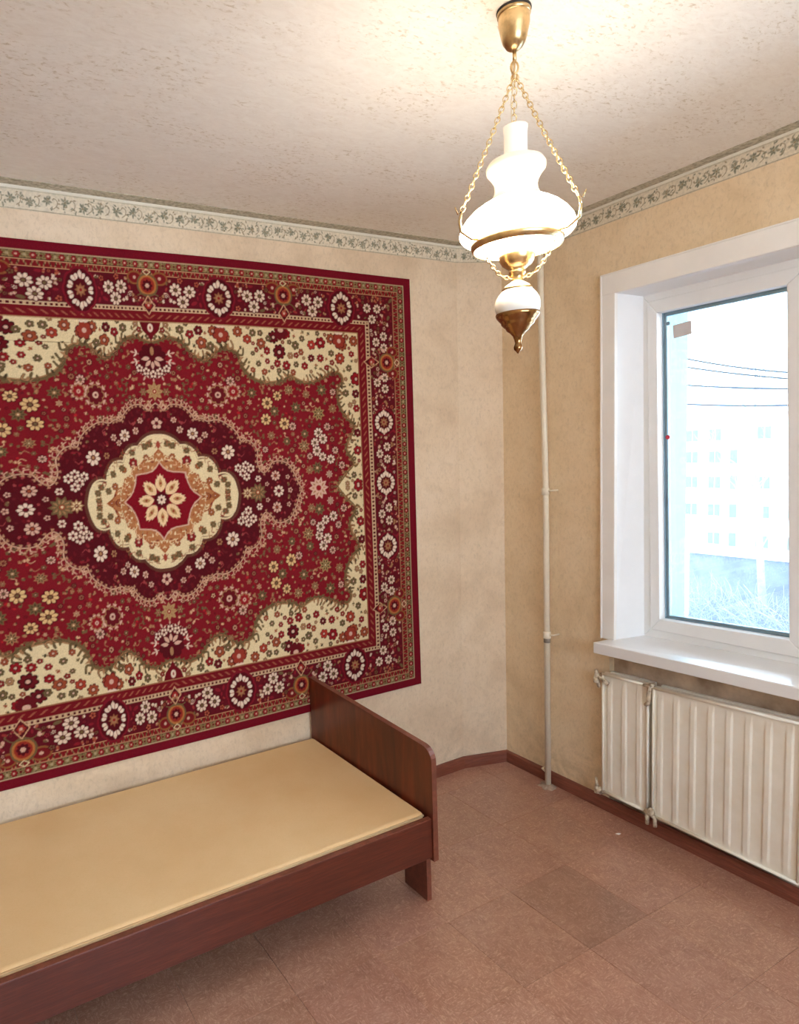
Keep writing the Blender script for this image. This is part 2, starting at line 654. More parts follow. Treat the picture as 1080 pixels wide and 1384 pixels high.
st(MB().box(XL - 0.15, TH + 0.02, YB - 0.15, C0 + 0.2, H, H + 0.15).build('ceiling', M_CEIL), 'mottled off-white papered ceiling')

# floor: a screed with square-ish marbled tiles laid on it one by one
floor = st(MB().box(XL - 0.15, TH, YB - 0.15, C0 + 0.2, -0.15, -0.004).build('floor', M_GROUT), 'red-brown floor of marbled tiles')
DX, DY = 0.29, 0.325
xs = sorted(set([XL, 0.0] + [round(-0.175 - DX * k, 4) for k in range(0, 11) if -0.175 - DX * k > XL + 0.02]))
ys = sorted(set([YB, 0.07] + [round(-0.08 - DY * k, 4) for k in range(0, 14) if -0.08 - DY * k > YB + 0.02]))
rng = random.Random(5)
tile_cache = {}
for i in range(len(xs) - 1):
    for j in range(len(ys) - 1):
        w_, h_ = round(xs[i + 1] - xs[i], 3), round(ys[j + 1] - ys[j], 3)
        if (w_, h_) not in tile_cache:
            g = 0.0003
            t = MB()
            e = 0.0006
            t.prism([(g, g, -0.004), (w_ - g, g, -0.004), (w_ - g, h_ - g, -0.004), (g, h_ - g, -0.004)],
                    [(g, g, -e), (w_ - g, g, -e), (w_ - g, h_ - g, -e), (g, h_ - g, -e)])
            t.prism([(g, g, -e), (w_ - g, g, -e), (w_ - g, h_ - g, -e), (g, h_ - g, -e)],
                    [(g + e, g + e, 0), (w_ - g - e, g + e, 0), (w_ - g - e, h_ - g - e, 0), (g + e, h_ - g - e, 0)])
            o = t.build('floor_tile', M_TILE, floor)
            tile_cache[(w_, h_)] = o.data
        else:
            o = bpy.data.objects.new('floor_tile', tile_cache[(w_, h_)])
            COL.objects.link(o)
            o.parent = floor
        k_ = rng.uniform(.90, 1.04)
        if abs(xs[i] + 0.755) < .01 and abs(ys[j] + 1.055) < .01:
            k_ = .80          # the one clearly darker tile
        o.color = (k_, k_ * rng.uniform(.97, 1.0), k_ * rng.uniform(.95, 1.0), 1)
        o.location = (xs[i], ys[j], rng.uniform(-0.0006, 0.0004))
        o.rotation_euler = (rng.uniform(-1, 1) * 0.0012, rng.uniform(-1, 1) * 0.0012, 0)


# baseboards
BH, BT = 0.055, 0.016


def baseb(name, a, b, nrm):
    a, b, n = Vector(a), Vector(b), Vector(nrm).normalized()
    prof = [(0, 0), (BT, 0), (BT, 0.022), (BT * 0.8, 0.034), (BT * 0.75, BH - 0.008), (BT * 0.35, BH), (0, BH)]
    m = MB()
    P = [a + n * d + Vector((0, 0, z)) for d, z in prof]
    Q = [b + n * d + Vector((0, 0, z)) for d, z in prof]
    m.prism(P, Q)
    return st(m.build(name, M_BASEB))


baseb('baseboard_left', (XL, C0, 0), (FB + .002, C0, 0), (0, -1, 0))
baseb('baseboard_corner', (FB, C0, 0), (-0.004, 0.0, 0), (-0.27, -1, 0))
baseb('baseboard_right', (0, 0.0, 0), (0, YB, 0), (-1, 0, 0))
# the board under the sill bridges the niche

# paper frieze under the ceiling with leaf sprigs
random.seed(11)
FH = 0.066


def frieze_canvas(L, seed):
    cv = Canvas(L, FH, 0.0022, (226, 214, 192))
    r = random.Random(seed)
    u = 0.02
    G = [(144, 142, 122), (126, 126, 108), (158, 152, 132)]
    while u < L:
        # a bunch of leaves, then loose curls
        cu, cvv = u + 0.015, 0.033 + r.uniform(-0.008, 0.008)
        base = r.uniform(0, 6.28)
        for k in range(7):
            a = base + k * 0.9 + r.uniform(-.25, .25)
            cv.leaf(cu + math.cos(a) * .003, cvv + math.sin(a) * .003, r.uniform(.011, .019), r.uniform(.0026, .0042), a, r.choice(G))
        cv.ell(cu, cvv, .0035, .0035, 0, (150, 134, 104))
        for k in range(12):
            a = r.uniform(0, 6.28)
            x, y = u + r.uniform(0.005, 0.06), r.uniform(0.008, FH - 0.010)
            cv.leaf(x, y, r.uniform(.008, .014), .0024, a, r.choice(G + [(158, 140, 112)]))
        x = u + 0.045
        cv.line(smooth_path([(x - .012, .014), (x, .024), (x + .002, .040), (x - .008, .048), (x - .012, .042)]), .0022, (158, 142, 116))
        u += 0.058
    cv.line([(0, 0.0015), (L, 0.0015)], .003, (176, 164, 140))
    cv.line([(0, FH - 0.003), (L, FH - 0.003)], .0022, (186, 178, 156))
    return cv


def frieze(name, a, b, nrm, seed, label):
    a, b, n = np.array(a, float), np.array(b, float), np.array(nrm, float)
    L = np.linalg.norm(b - a)
    cv = frieze_canvas(L, seed)
    ny, nx = cv.a.shape[:2]
    uu = np.linspace(0, 1, nx)[None, :, None]
    zz = np.linspace(0, FH, ny)[:, None, None]
    P = a + (b - a) * uu + np.array([0, 0, 1]) * (zz + H - FH - 0.011) + n * 0.0022
    P = P + n * (0.0006 * np.sin(uu * L * 23) * np.ones_like(zz))
    root = grid_mesh(name, P, cv.a, M_FRIEZE, None, skirt=-n * 0.002)
    st(root, label)
    up = Vector((0, 0, H - 0.011))
    A, B, N = Vector(a), Vector(b), Vector(n)
    m = MB().prism([A + up, B + up, B + up + N * .0026, A + up + N * .0026],
                   [A + up + Vector((0, 0, .0105)), B + up + Vector((0, 0, .0105)), B + up + Vector((0, 0, .0105)) + N * .0045, A + up + Vector((0, 0, .0105)) + N * .0045])
    m.build('plain_edge', M_FREDGE, root)
    z = Vector((0, 0, H - 0.0025))
    m = MB().prism([A + z, B + z, B + z + N * .052, A + z + N * .052],
                   [A + z + Vector((0, 0, .002)), B + z + Vector((0, 0, .002)), B + z + Vector((0, 0, .002)) + N * .052, A + z + Vector((0, 0, .002)) + N * .052])
    m.build('ceiling_strip', M_FRBACK, root)
    return root


frieze('trim_1', (XL, C0, 0), (FT, C0, 0), (0, -1, 0), 3, 'cream paper frieze with grey-green leaves above the carpet')
frieze('trim_2', (FT, C0, 0), (0, -0.012, 0), (-0.34, -0.94, 0), 4, 'short piece of leafy frieze in the slanted corner')
frieze('trim_3', (0, -0.012, 0), (0, YB, 0), (-1, 0, 0), 5, 'cream leafy frieze above the window')

# ------------------------------------------------------------------ window
win = bpy.data.objects.new('window_1', None)
COL.objects.link(win)
win.location = (0.15, -1.36, 0.78)
st(win, 'white framed window with a wide sill')


def quad_ring(outer, inner, x0, x1, m=None, bev=0.0):
    """frame between two quads given as (y, z) TL, TR, BR, BL"""
    m = m or MB()
    for k in range(4):
        a, b = outer[k], outer[(k + 1) % 4]
        c, d = inner[(k + 1) % 4], inner[k]
        lo = [(x0, *a), (x0, *b), (x0, *c), (x0, *d)]
        hi = [(x1, a[0], a[1]), (x1, *b), (x1, c[0], c[1]), (x1, *d)]
        m.prism(hi, lo)
    return m


def inset(q, d):
    (a, b, c, e) = q
    return [(a[0] - d, a[1] - d), (b[0] + d, b[1] - d), (c[0] + d, c[1] + d), (e[0] - d, e[1] + d)]


# casing boards on the wall face
CY, CZ = -0.553, 2.220
cs = MB()
cs.box(-0.020, 0.0, CY - 0.056, CY, 0.755, CZ)
cs.build('side_casing', M_WHITE, win, 0.003)
cs = MB()
cs.box(-0.021, 0.0, -2.175, CY, CZ - 0.075, CZ + 0.001)
cs.build('head_casing', M_WHITE, win, 0.003)
MB().box(-0.020, 0.0, -2.175, -2.12, 0.755, CZ).build('side_casing', M_WHITE, win, 0.003)
MB().box(-0.024, -0.002, CY, CY + 0.006, 0.755, CZ + 0.006).box(-0.024, -0.002, -2.18, CY + 0.006, CZ, CZ + 0.006).build('casing_bead', M_WHITE, win, 0.001)
# reveal boards
rv = MB()
rv.prism([(-0.018, -0.607, 0.74), (0.135, -0.640, 0.74), (0.135, -0.60, 0.74), (-0.018, -0.60, 0.74)],
         [(-0.018, -0.607, 2.15), (0.135, -0.626, 2.15), (0.135, -0.60, 2.15), (-0.018, -0.60, 2.15)])
rv.build('reveal', M_REVEAL, win)
MB().prism([(-0.018, -2.122, 0.74), (0.135, -2.10, 0.74), (0.135, -2.13, 0.74), (-0.018, -2.13, 0.74)],
           [(-0.018, -2.122, 2.15), (0.135, -2.10, 2.15), (0.135, -2.13, 2.15), (-0.018, -2.13, 2.15)]).build('reveal', M_REVEAL, win)
MB().prism([(-0.018, -0.607, 2.146), (0.135, -0.62, 2.139), (0.135, -2.12, 2.139), (-0.018, -2.12, 2.146)],
           [(-0.018, -0.607, 2.16), (0.135, -0.607, 2.16), (0.135, -2.12, 2.16), (-0.018, -2.12, 2.16)]).build('reveal_head', M_REVEAL, win)

# fixed frame
FO = [(-0.602, 2.160), (-2.12, 2.160), (-2.14, 0.735), (-0.615, 0.735)]
FI = [(-0.656, 2.100), (-2.060, 2.100), (-2.085, 0.856), (-0.680, 0.806)]
quad_ring(FO, FI, 0.132, 0.205).build('frame', M_PVC, win, 0.003)
MB().prism([(0.134, -1.196, 2.13), (0.20, -1.196, 2.13), (0.20, -1.245, 2.13), (0.134, -1.245, 2.13)],
           [(0.134, -1.236, 0.80), (0.20, -1.236, 0.80), (0.20, -1.285, 0.80), (0.134, -1.285, 0.80)]).build('mullion', M_PVC, win, 0.003)


def sash(go, gi, label=None):
    """go: outer quad, gi: glass quad"""
    s = quad_ring(go, gi, 0.122, 0.19).build('sash', M_PVC, win, 0.004, 3)
    q = inset(gi, 0.0)
    quad_ring(inset(gi, -.004), inset(gi, 0.0035), 0.158, 0.163).build('seal', M_SEAL, s)
    quad_ring(inset(gi, -.004), inset(gi, 0.013), 0.168, 0.182).build('spacer', M_RUBBER, s)
    for x in (0.164, 0.181):
        P = [(x, y, z) for y, z in inset(gi, -.002)]
        Q = [(x + 0.003, y, z) for y, z in inset(gi, -.002)]
        MB().prism(Q, P).build('pane', M_GLASS, s)
    return s


G1 = [(-0.687, 2.062), (-1.136, 2.060), (-1.174, 0.861), (-0.711, 0.843)]
O1 = [(-0.648, 2.112), (-1.200, 2.112), (-1.240, 0.804), (-0.672, 0.794)]
sash(O1, G1)
G2 = [(-1.300, 2.060), (-2.020, 2.060), (-2.045, 0.895), (-1.340, 0.868)]
O2 = [(-1.240, 2.112), (-2.070, 2.112), (-2.095, 0.840), (-1.280, 0.810)]
sash(O2, G2)
# outer reveal, seen cyan-white through the glass
MB().box(0.206, TH, -0.612, -0.606, 0.75, 2.147).build('outer_reveal', M_OUTWALL, win)
# sill board, rising slightly to the right
sl = MB()
y0, y1 = -0.572, -2.16
sl.prism([(-0.102, y0, 0.711), (0.14, y0 - .035, 0.711), (0.14, y1, 0.758), (-0.098, y1, 0.758)],
         [(-0.102, y0, 0.757), (0.14, y0 - .035, 0.759), (0.14, y1, 0.812), (-0.098, y1, 0.796)])
sl.build('window_sill', M_SILL, win, 0.004, 3)
MB().box(.205, TH + .05, WY1, WY0, .70, .74).build('outer_sill', M_OUTWALL, win)

# small things stuck on the pane
o = MB().prism([(0.1615, -0.728, 2.008), (0.1615, -0.799, 2.014), (0.1615, -0.802, 1.963), (0.1615, -0.732, 1.957)],
               [(0.1637, -0.728, 2.008), (0.1637, -0.799, 2.014), (0.1637, -0.802, 1.963), (0.1637, -0.732, 1.957)]).build('paper_label', M_PAPER)
tag(o, 'small greyish blank paper label stuck high on the window pane', 'label')


def disc(name, y, z, r, mat):
    m = MB()
    P = [(0.1637, y + r * math.cos(a * math.pi / 6), z + r * math.sin(a * math.pi / 6)) for a in range(12)]
    Q = [(0.1600, p[1], p[2]) for p in P]
    m.prism(Q, P)
    return m.build(name, mat)


tag(disc('round_sticker', -0.713, 1.577, 0.0085, M_RED), 'tiny red round sticker at the left edge of the pane', 'sticker')
tag(disc('round_sticker', -0.710, 2.019, 0.0075, M_GREYD), 'tiny grey round sticker beside the paper label on the pane', 'sticker')


# ------------------------------------------------------------------ radiators
def radiator(y0, y1, z0, z1a, z1b, ribs, label, root_name='radiator'):
    root = empty(root_name, (-0.03, (y0 + y1) / 2, z0), label, 'radiator')
    x0, x1 = -0.058, -0.050          # front skin
    N = 260
    ysn = np.linspace(y0, y1, N)
    prof = np.zeros(N)
    for c, hw in ribs:
        prof = np.maximum(prof, np.clip((hw - np.abs(ysn - c)) / 0.006, 0, 1))
    rows = [(0, 0), (.022, 0), (.040, 1), ((.5), 1), (-.052, 1), (-.034, 0), (0.0, 0)]
    m = MB()
    vs = []
    R = 7
    for k, (d, a) in enumerate(rows):
        for i in range(N):
            top = z1a + (z1b - z1a) * i / (N - 1)
            if k == 3:
                z = (z0 + top) / 2
            elif k < 3:
                z = z0 + d
            else:
                z = top + d
            vs.append((x1 - 0.0045 * prof[i] * a, ysn[i], z))
    fs = [(k * N + i, k * N + i + 1, (k + 1) * N + i + 1, (k + 1) * N + i) for k in range(R - 1) for i in range(N - 1)]
    m.add(vs, fs, True)
    # rim and body
    xb = x1 + 0.003
    m.prism([(xb, y0, z0), (xb, y1, z0), (-0.03, y1, z0), (-0.03, y0, z0)],
            [(xb, y0, z1a), (xb, y1, z1b), (-0.03, y1, z1b), (-0.03, y0, z1a)])
    m.build('front_panel', M_RAD, root)
    r = MB()
    r.prism([(-0.01, y0 - .004, z0), (-0.01, y1 + .004, z0), (0.006, y1 + .004, z0), (0.006, y0 - .004, z0)],
            [(-0.01, y0 - .004, z1a), (-0.01, y1 + .004, z1b), (0.006, y1 + .004, z1b), (0.006, y0 - .004, z1a)])
    r.build('rear_panel', M_RAD, root, 0.003)
    t = MB()
    t.tube([(-0.054, y0, z0 + .006), (-0.054, y1, z0 + .006)], 0.006, 8)
    t.tube([(-0.054, y0, z1a - .003), (-0.054, y1, z1b - .003)], 0.006, 8)
    t.tube([(-0.054, y0 - .003, z0), (-0.054, y0 - .003, z1a)], 0.005, 8)
    t.tube([(-0.054, y1 + .003, z0), (-0.054, y1 + .003, z1b)], 0.005, 8)
    t.build('rolled_edge', M_RAD, root)
    for y in (y0 - .05, y1 + .05):
        for z in (z0 + 0.08, z1a - 0.10):
            MB().box(-0.03, -0.008, y - .012, y + .012, z, z + .03).build('spacer_block', M_RAD, root)
    return root


ra = radiator(-0.580, -0.782, 0.100, 0.619, 0.625, [(-0.612, .013), (-0.676, .013), (-0.740, .013)],
              'narrow cream steel panel radiator at the left under the window sill')
rb = radiator(-0.799, -1.304, 0.095, 0.622, 0.646, [(-0.826 - 0.0625 * k, .0135) for k in range(8)],
              'wide cream steel panel radiator at the right under the window sill')
# connections
m = MB()
m.tube([(-0.03, -0.545, 0.598), (-0.058, -0.555, 0.598), (-0.064, -0.59, 0.596), (-0.062, -0.612, 0.583)], [.007, .009, .008, .009])
m.tube([(-0.062, -0.556, 0.628), (-0.060, -0.558, 0.598), (-0.058, -0.568, 0.555)], [.006, .011, .006])
m.lathe((-0.060, -0.557, 0.585), [(0, -.012), (.012, -.010), (.014, 0), (.012, .012), (0, .014)], 10)
m.tube([(0.0, -0.55, 0.598), (-0.06, -0.553, 0.598)], .008)
m.build('inlet_valve', M_RADPIPE, ra)
m = MB()
m.tube([(0.0, -0.553, 0.075), (-0.03, -0.553, 0.080), (-0.055, -0.556, 0.100), (-0.056, -0.575, 0.115)], [.008, .009, .010, .008])
m.lathe((-0.052, -0.555, 0.10), [(0, -.018), (.013, -.012), (.014, 0), (.012, .014), (0, .020)], 10)
m.tube([(-0.054, -0.553, 0.12), (-0.056, -0.551, 0.155)], [.008, .004])
m.build('outlet_valve', M_RADPIPE, ra)
m = MB()
m.tube([(-0.03, -0.79, 0.625), (-0.058, -0.79, 0.627), (-0.064, -0.790, 0.600), (-0.062, -0.788, 0.560), (-0.066, -0.776, 0.545)], [.008, .009, .008, .008, .007])
m.lathe((-0.060, -0.800, 0.632), [(0, -.006), (.011, -.004), (.012, .004), (0, .007)], 10)
m.tube([(-0.060, -0.765, 0.622), (-0.060, -0.805, 0.626)], .006)
m.build('top_connector', M_RADPIPE, rb)
m = MB()
m.tube([(-0.040, -0.775, 0.105), (-0.064, -0.782, 0.112), (-0.064, -0.805, 0.112), (-0.060, -0.815, 0.095), (-0.058, -0.815, 0.062)], [.008, .010, .010, .008, .007])
m.tube([(-0.060, -0.785, 0.115), (-0.062, -0.785, 0.060)], [.010, .007])
m.lathe((-0.064, -0.80, 0.118), [(0, -.014), (.014, -.010), (.016, 0), (.012, .012), (0, .018)], 10)
m.build('bottom_connector', M_RADPIPE, rb)

# ------------------------------------------------------------------ riser pipe
PX, PY = -0.040, -0.287
pr = empty('heating_pipe', (PX, PY, 0), 'slim cream painted riser pipe running from floor to ceiling beside the corner', 'pipe')
top = (-0.040, -0.268)
MB().tube([(PX, PY, 0.0), (PX, PY - .001, 1.4), (top[0], -0.270, 2.2), (top[0], top[1], H - 0.001)], 0.0132, 16).build('pipe_run', M_PIPE, pr)
for z, y in ((1.365, -0.2865), (0.715, -0.288)):
    c = MB().lathe((PX, y, z), [(.0132, -.016), (.0165, -.015), (.0175, 0), (.0165, .015), (.0132, .016)], 20).build('coupling', M_PIPE, pr)
    MB().tube([(PX, y - .012, z + .002), (PX + .004, y - .034, z + .004), (-0.001, y - .034, z + .004)], .004, 8).build('clip', M_PIPE, c)
MB().lathe((PX, -0.288, 0.690), [(.0134, -.010), (.0146, -.009), (.0146, .009), (.0134, .010)], 20).build('bare_ring', simple('bare grey metal', (160, 148, 136), .5, .4, var=.1), pr)
MB().tube([(PX, PY + .012, 0.062), (PX + .002, PY + .034, 0.068), (-0.001, PY + .034, 0.070)], .005, 8).build('clip', M_PIPE, pr)
rg = random.Random(3)
m = MB()
ring = []
for k in range(18):
    a = 2 * math.pi * k / 18
    rr = 0.038 + rg.uniform(-.008, .012)
    ring.append((max(-.11, min(-.017, PX - 0.004 + rr * math.cos(a))), PY + rr * 1.1 * math.sin(a)))
lo = [(x, y, 0.0005) for x, y in ring]
hi = [(PX + (x - PX) * .5, PY + (y - PY) * .5, 0.007 + rg.uniform(0, .003)) for x, y in ring]
m.prism(lo, hi)
m.build('cement_patch', simple('floor cement', (182, 160, 142), .95, var=.2, scale=70, bmp=.5), pr)

# ------------------------------------------------------------------ bed
BX0 = -3.0                                  # head end, left of the frame
YF = -0.640
bed = empty('single_bed', (-1.03, YF, 0), 'dark walnut veneered single bed frame along the carpet wall, low footboard with rounded corner', 'bed')


def bed_foot():
    # outline in (s, z) where s runs from the room side to the wall side
    near, far = Vector((-1.026, -0.645)), Vector((-1.098, 0.045))
    zb, zn, zf = 0.160, 0.562, 0.640
    pts = [(0, zb)]
    r = 0.045
    pts.append((0, zn - r))
    L = (far - near).length
    for k in range(1, 7):
        a = k / 6 * math.pi / 2
        pts.append(((r - r * math.cos(a)), (zn - r) + r * math.sin(a) + .004 * k / 6))
    pts += [(L, zf), (L, zb)]
    d = (far - near).normalized()
    nrm = Vector((-d.y, d.x))
    if nrm.x < 0:
        nrm = -nrm
    A = [(near.x + d.x * s, near.y + d.y * s, z) for s, z in pts]
    B = [(p[0] + nrm.x * 0.022, p[1] + nrm.y * 0.022, p[2]) for p in A]
    return MB().prism(A, B), (A, B)


fb, (A_, B_) = bed_foot()
fbo = fb.build('footboard', M_BEDV, bed, 0.002)
# edge band along the near edge and the top
eb = MB()
npt = len(A_)
for k in range(0, npt - 2):
    a, b, c, d = Vector(A_[k]), Vector(A_[k + 1]), Vector(B_[k + 1]), Vector(B_[k])
    t = (b - a).normalized()
    side = (d - a).normalized()
    out = t.cross(side).normalized()
    ctr = Vector((-1.06, -0.3, 0.35))
    if out.dot((a + b) / 2 - ctr) < 0:
        out = -out
    out = out * 0.0014
    eb.prism([a, b, c, d], [a + out, b + out, c + out, d + out])
eb.build('edge_band', M_BEDE, fbo)
MB().box(BX0, -1.0275, YF, YF + 0.020, 0.173, 0.313).build('side_rail', M_BEDH, bed, 0.002)
MB().box(BX0, -1.0285, YF + .0005, YF + 0.0195, 0.3125, 0.3155).build('rail_edge_band', M_BEDE, bed)
MB().box(BX0, -1.10, 0.03, 0.048, 0.173, 0.33).build('side_rail', M_BEDH, bed, 0.002)
MB().box(BX0, -1.085, YF + .021, 0.03, 0.235, 0.255).build('base_board', M_BEDH, bed)
for x in (-1.035, BX0 + .05):
    MB().box(x, x + 0.020, -0.616, -0.49, 0.0, 0.236).build('leg', M_BEDE, bed, 0.0015)
    MB().box(x - .06, x - .04, -0.08, 0.025, 0.0, 0.236).build('leg', M_BEDE, bed, 0.0015)
MB().box(BX0 - .022, BX0, YF - .005, 0.048, 0.16, 0.62).build('headboard', M_BEDV, bed, 0.002)

# upholstered panel lying in the frame, its back edge a little higher
mm = MB()
x0, x1n, x1f = BX0 + .01, -1.040, -1.101
yn, yf = -0.617, 0.026
mm.prism([(x0, yn, 0.262), (x1n, yn, 0.262), (x1f, yf, 0.262), (x0, yf, 0.262)],
         [(x0, yn, 0.329), (x1n, yn, 0.331), (x1f, yf, 0.386), (x0, yf, 0.392)])
mt = mm.build('mattress', M_FABRIC, None, 0.012, 4)
tag(mt, 'flat tan fabric upholstered bed panel lying in the walnut frame', 'mattress')
pp = MB()
zz = [(x0, yn - .0005, 0.322), (x1n - .004, yn - .0005, 0.322)]
pp.tube(zz, 0.0035, 8)
tag(pp.build('piping', simple('pale piping', (206, 172, 128), .9, var=.05), mt), 'pale seam piping along the front edge')

# ------------------------------------------------------------------ the carpet on the wall
RED = (120, 19, 29); RED2 = (102, 13, 23); EDGE = (112, 12, 30); MAR = (80, 10, 20); MAR2 = (96, 16, 24)
CREAM = (220, 198, 156); PINK = (206, 164, 142); PALE = (222, 196, 172); TAN = (160, 116, 80)
OLIVE = (106, 86, 54); DKOL = (66, 52, 32); ORNG = (156, 88, 46); GRNB = (70, 54, 36)
U0, V0 = 1.192, 0.898
cv = Canvas(U0, V0, 0.0014, RED)
rr = random.Random(21)
placed = []


def put(u, v, r):
    placed.append((u, v, r))


def free(u, v, r):
    return all((u - a) ** 2 + (v - b) ** 2 > (r + c) ** 2 for a, b, c in placed)


def daisy(u, v, r=.026, c=PALE, cc=OLIVE, n=8, rot=0.0, keep=True):
    r = r * .88
    cv.fl(u, v, r + .0035, n, MAR, rot, .25)
    cv.fl(u, v, r, n, c, rot, .50)
    for k in range(n):
        a = rot + (k + .5) * 2 * math.pi / n
        cv.line([(u + math.cos(a) * r * .35, v + math.sin(a) * r * .35), (u + math.cos(a) * r * .75, v + math.sin(a) * r * .75)], .0018, MAR2)
    cv.ell(u, v, r * .36, r * .36, 0, MAR)
    cv.ell(u, v, r * .22, r * .22, 0, cc)
    if keep:
        put(u, v, r)


def star(u, v, r, c, c2, cc, n=8, rot=0.0):
    for k in range(n):
        a = rot + k * 2 * math.pi / n
        cv.leaf(u, v, r, r * .24, a, c)
        cv.leaf(u, v, r * .75, r * .12, a, c2)
    cv.ell(u, v, r * .34, r * .34, 0, c)
    cv.ell(u, v, r * .24, r * .24, 0, cc)
    cv.ell(u, v, r * .11, r * .11, 0, CREAM)
    put(u, v, r)


def bloom(u, v, r, c, rim, n=6, rot=0.0):
    """round open flower used on the cream ground"""
    cv.fl(u, v, r, n, rim, rot, .3)
    cv.fl(u, v, r * .82, n, c, rot, .3)
    cv.ell(u, v, r * .38, r * .38, 0, rim)
    cv.ell(u, v, r * .22, r * .22, 0, PINK)
    put(u, v, r)


def sprig(u, v, L, a, c, c2):
    cv.line([(u, v), (u + math.cos(a) * L, v + math.sin(a) * L)], .0022, c)
    for s in (-1, 1):
        cv.leaf(u + math.cos(a) * L * .35, v + math.sin(a) * L * .35, L * .55, .0035, a + s * .9, c)
    cv.leaf(u + math.cos(a) * L * .7, v + math.sin(a) * L * .7, L * .5, .0035, a, c2)


def lace(path, side, c, step, L, c2, line_w=.0035, dense=True):
    """scalloped lacy outline with curls on one side"""
    cv.line(path, line_w + .004, MAR)
    cv.line(path, line_w, c)
    acc = 0
    for (x1, y1), (x2, y2) in zip(path[:-1], path[1:]):
        d = math.hypot(x2 - x1, y2 - y1)
        acc += d
        if acc >= step:
            acc = 0
            a = math.atan2(y2 - y1, x2 - x1) + side * math.pi / 2
            cv.line(smooth_path([(x2, y2), (x2 + math.cos(a) * L * .6, y2 + math.sin(a) * L * .6),
                                 (x2 + math.cos(a + .7 * side) * L, y2 + math.sin(a + .7 * side) * L)], 3), .0030, c)
            cv.leaf(x2, y2, L * .8, .0030, a - .8 * side, c2)
            b_ = a + math.pi
            cv.line([(x2, y2), (x2 + math.cos(b_ + .5) * L * .5, y2 + math.sin(b_ + .5) * L * .5)], .0026, c2)
            cv.ell(x2 + math.cos(a) * L * .9, y2 + math.sin(a) * L * .9, .003, .003, 0, c)
            cv.ell(x2 - math.cos(a) * .007, y2 - math.sin(a) * .007, .0035, .0035, 0, c2)


# -- field tone variation
for k in range(260):
    u, v = rr.uniform(0, .9), rr.uniform(0, .62)
    cv.ell(u, v, rr.uniform(.003, .007), rr.uniform(.003, .006), rr.uniform(0, 3), rr.choice([RED2, RED2, MAR2, (166, 30, 36)]))

# -- cream ground towards the border
cream_path = smooth_path([(0, .574), (.02, .580), (.069, .594), (.122, .574), (.152, .538), (.190, .520), (.215, .518), (.240, .540), (.262, .556),
                          (.294, .562), (.338, .545), (.362, .487), (.41, .447), (.471, .434), (.539, .447), (.567, .463), (.614, .442),
                          (.662, .437), (.724, .458), (.765, .477), (.805, .474), (.822, .444), (.795, .410), (.800, .340), (.835, .290),
                          (.872, .250), (.842, .200), (.828, .150), (.858, .095), (.815, .050), (.770, .0)], 5)
cv.poly(cream_path + [(.93, 0), (.93, .68), (0, .68)], CREAM)
cv.line(cream_path, .011, OLIVE)
cv.line([(a + .004, b + .006) for a, b in cream_path], .0045, TAN)
acc = 0
for (x1, y1), (x2, y2) in zip(cream_path[:-1], cream_path[1:]):
    acc += math.hypot(x2 - x1, y2 - y1)
    if acc > .017:
        acc = 0
        a = math.atan2(y2 - y1, x2 - x1)
        cv.leaf(x2, y2, .017, .0034, a - 1.0, OLIVE)
        if rr.random() < .8:
            L = rr.uniform(.022, .036)
            cv.line(smooth_path([(x2, y2), (x2 + math.cos(a + .5) * L * .7, y2 + math.sin(a + .5) * L * .7),
                                 (x2 + math.cos(a + 1.3) * L, y2 + math.sin(a + 1.3) * L)], 4), .0075, DKOL)
            cv.line(smooth_path([(x2, y2), (x2 + math.cos(a + .5) * L * .7, y2 + math.sin(a + .5) * L * .7),
                                 (x2 + math.cos(a + 1.3) * L, y2 + math.sin(a + 1.3) * L)], 4), .0042, rr.choice([OLIVE, TAN, (150, 100, 62)]))
            cv.leaf(x2, y2, L * .7, .0045, a + 1.7, rr.choice([OLIVE, DKOL, TAN]))

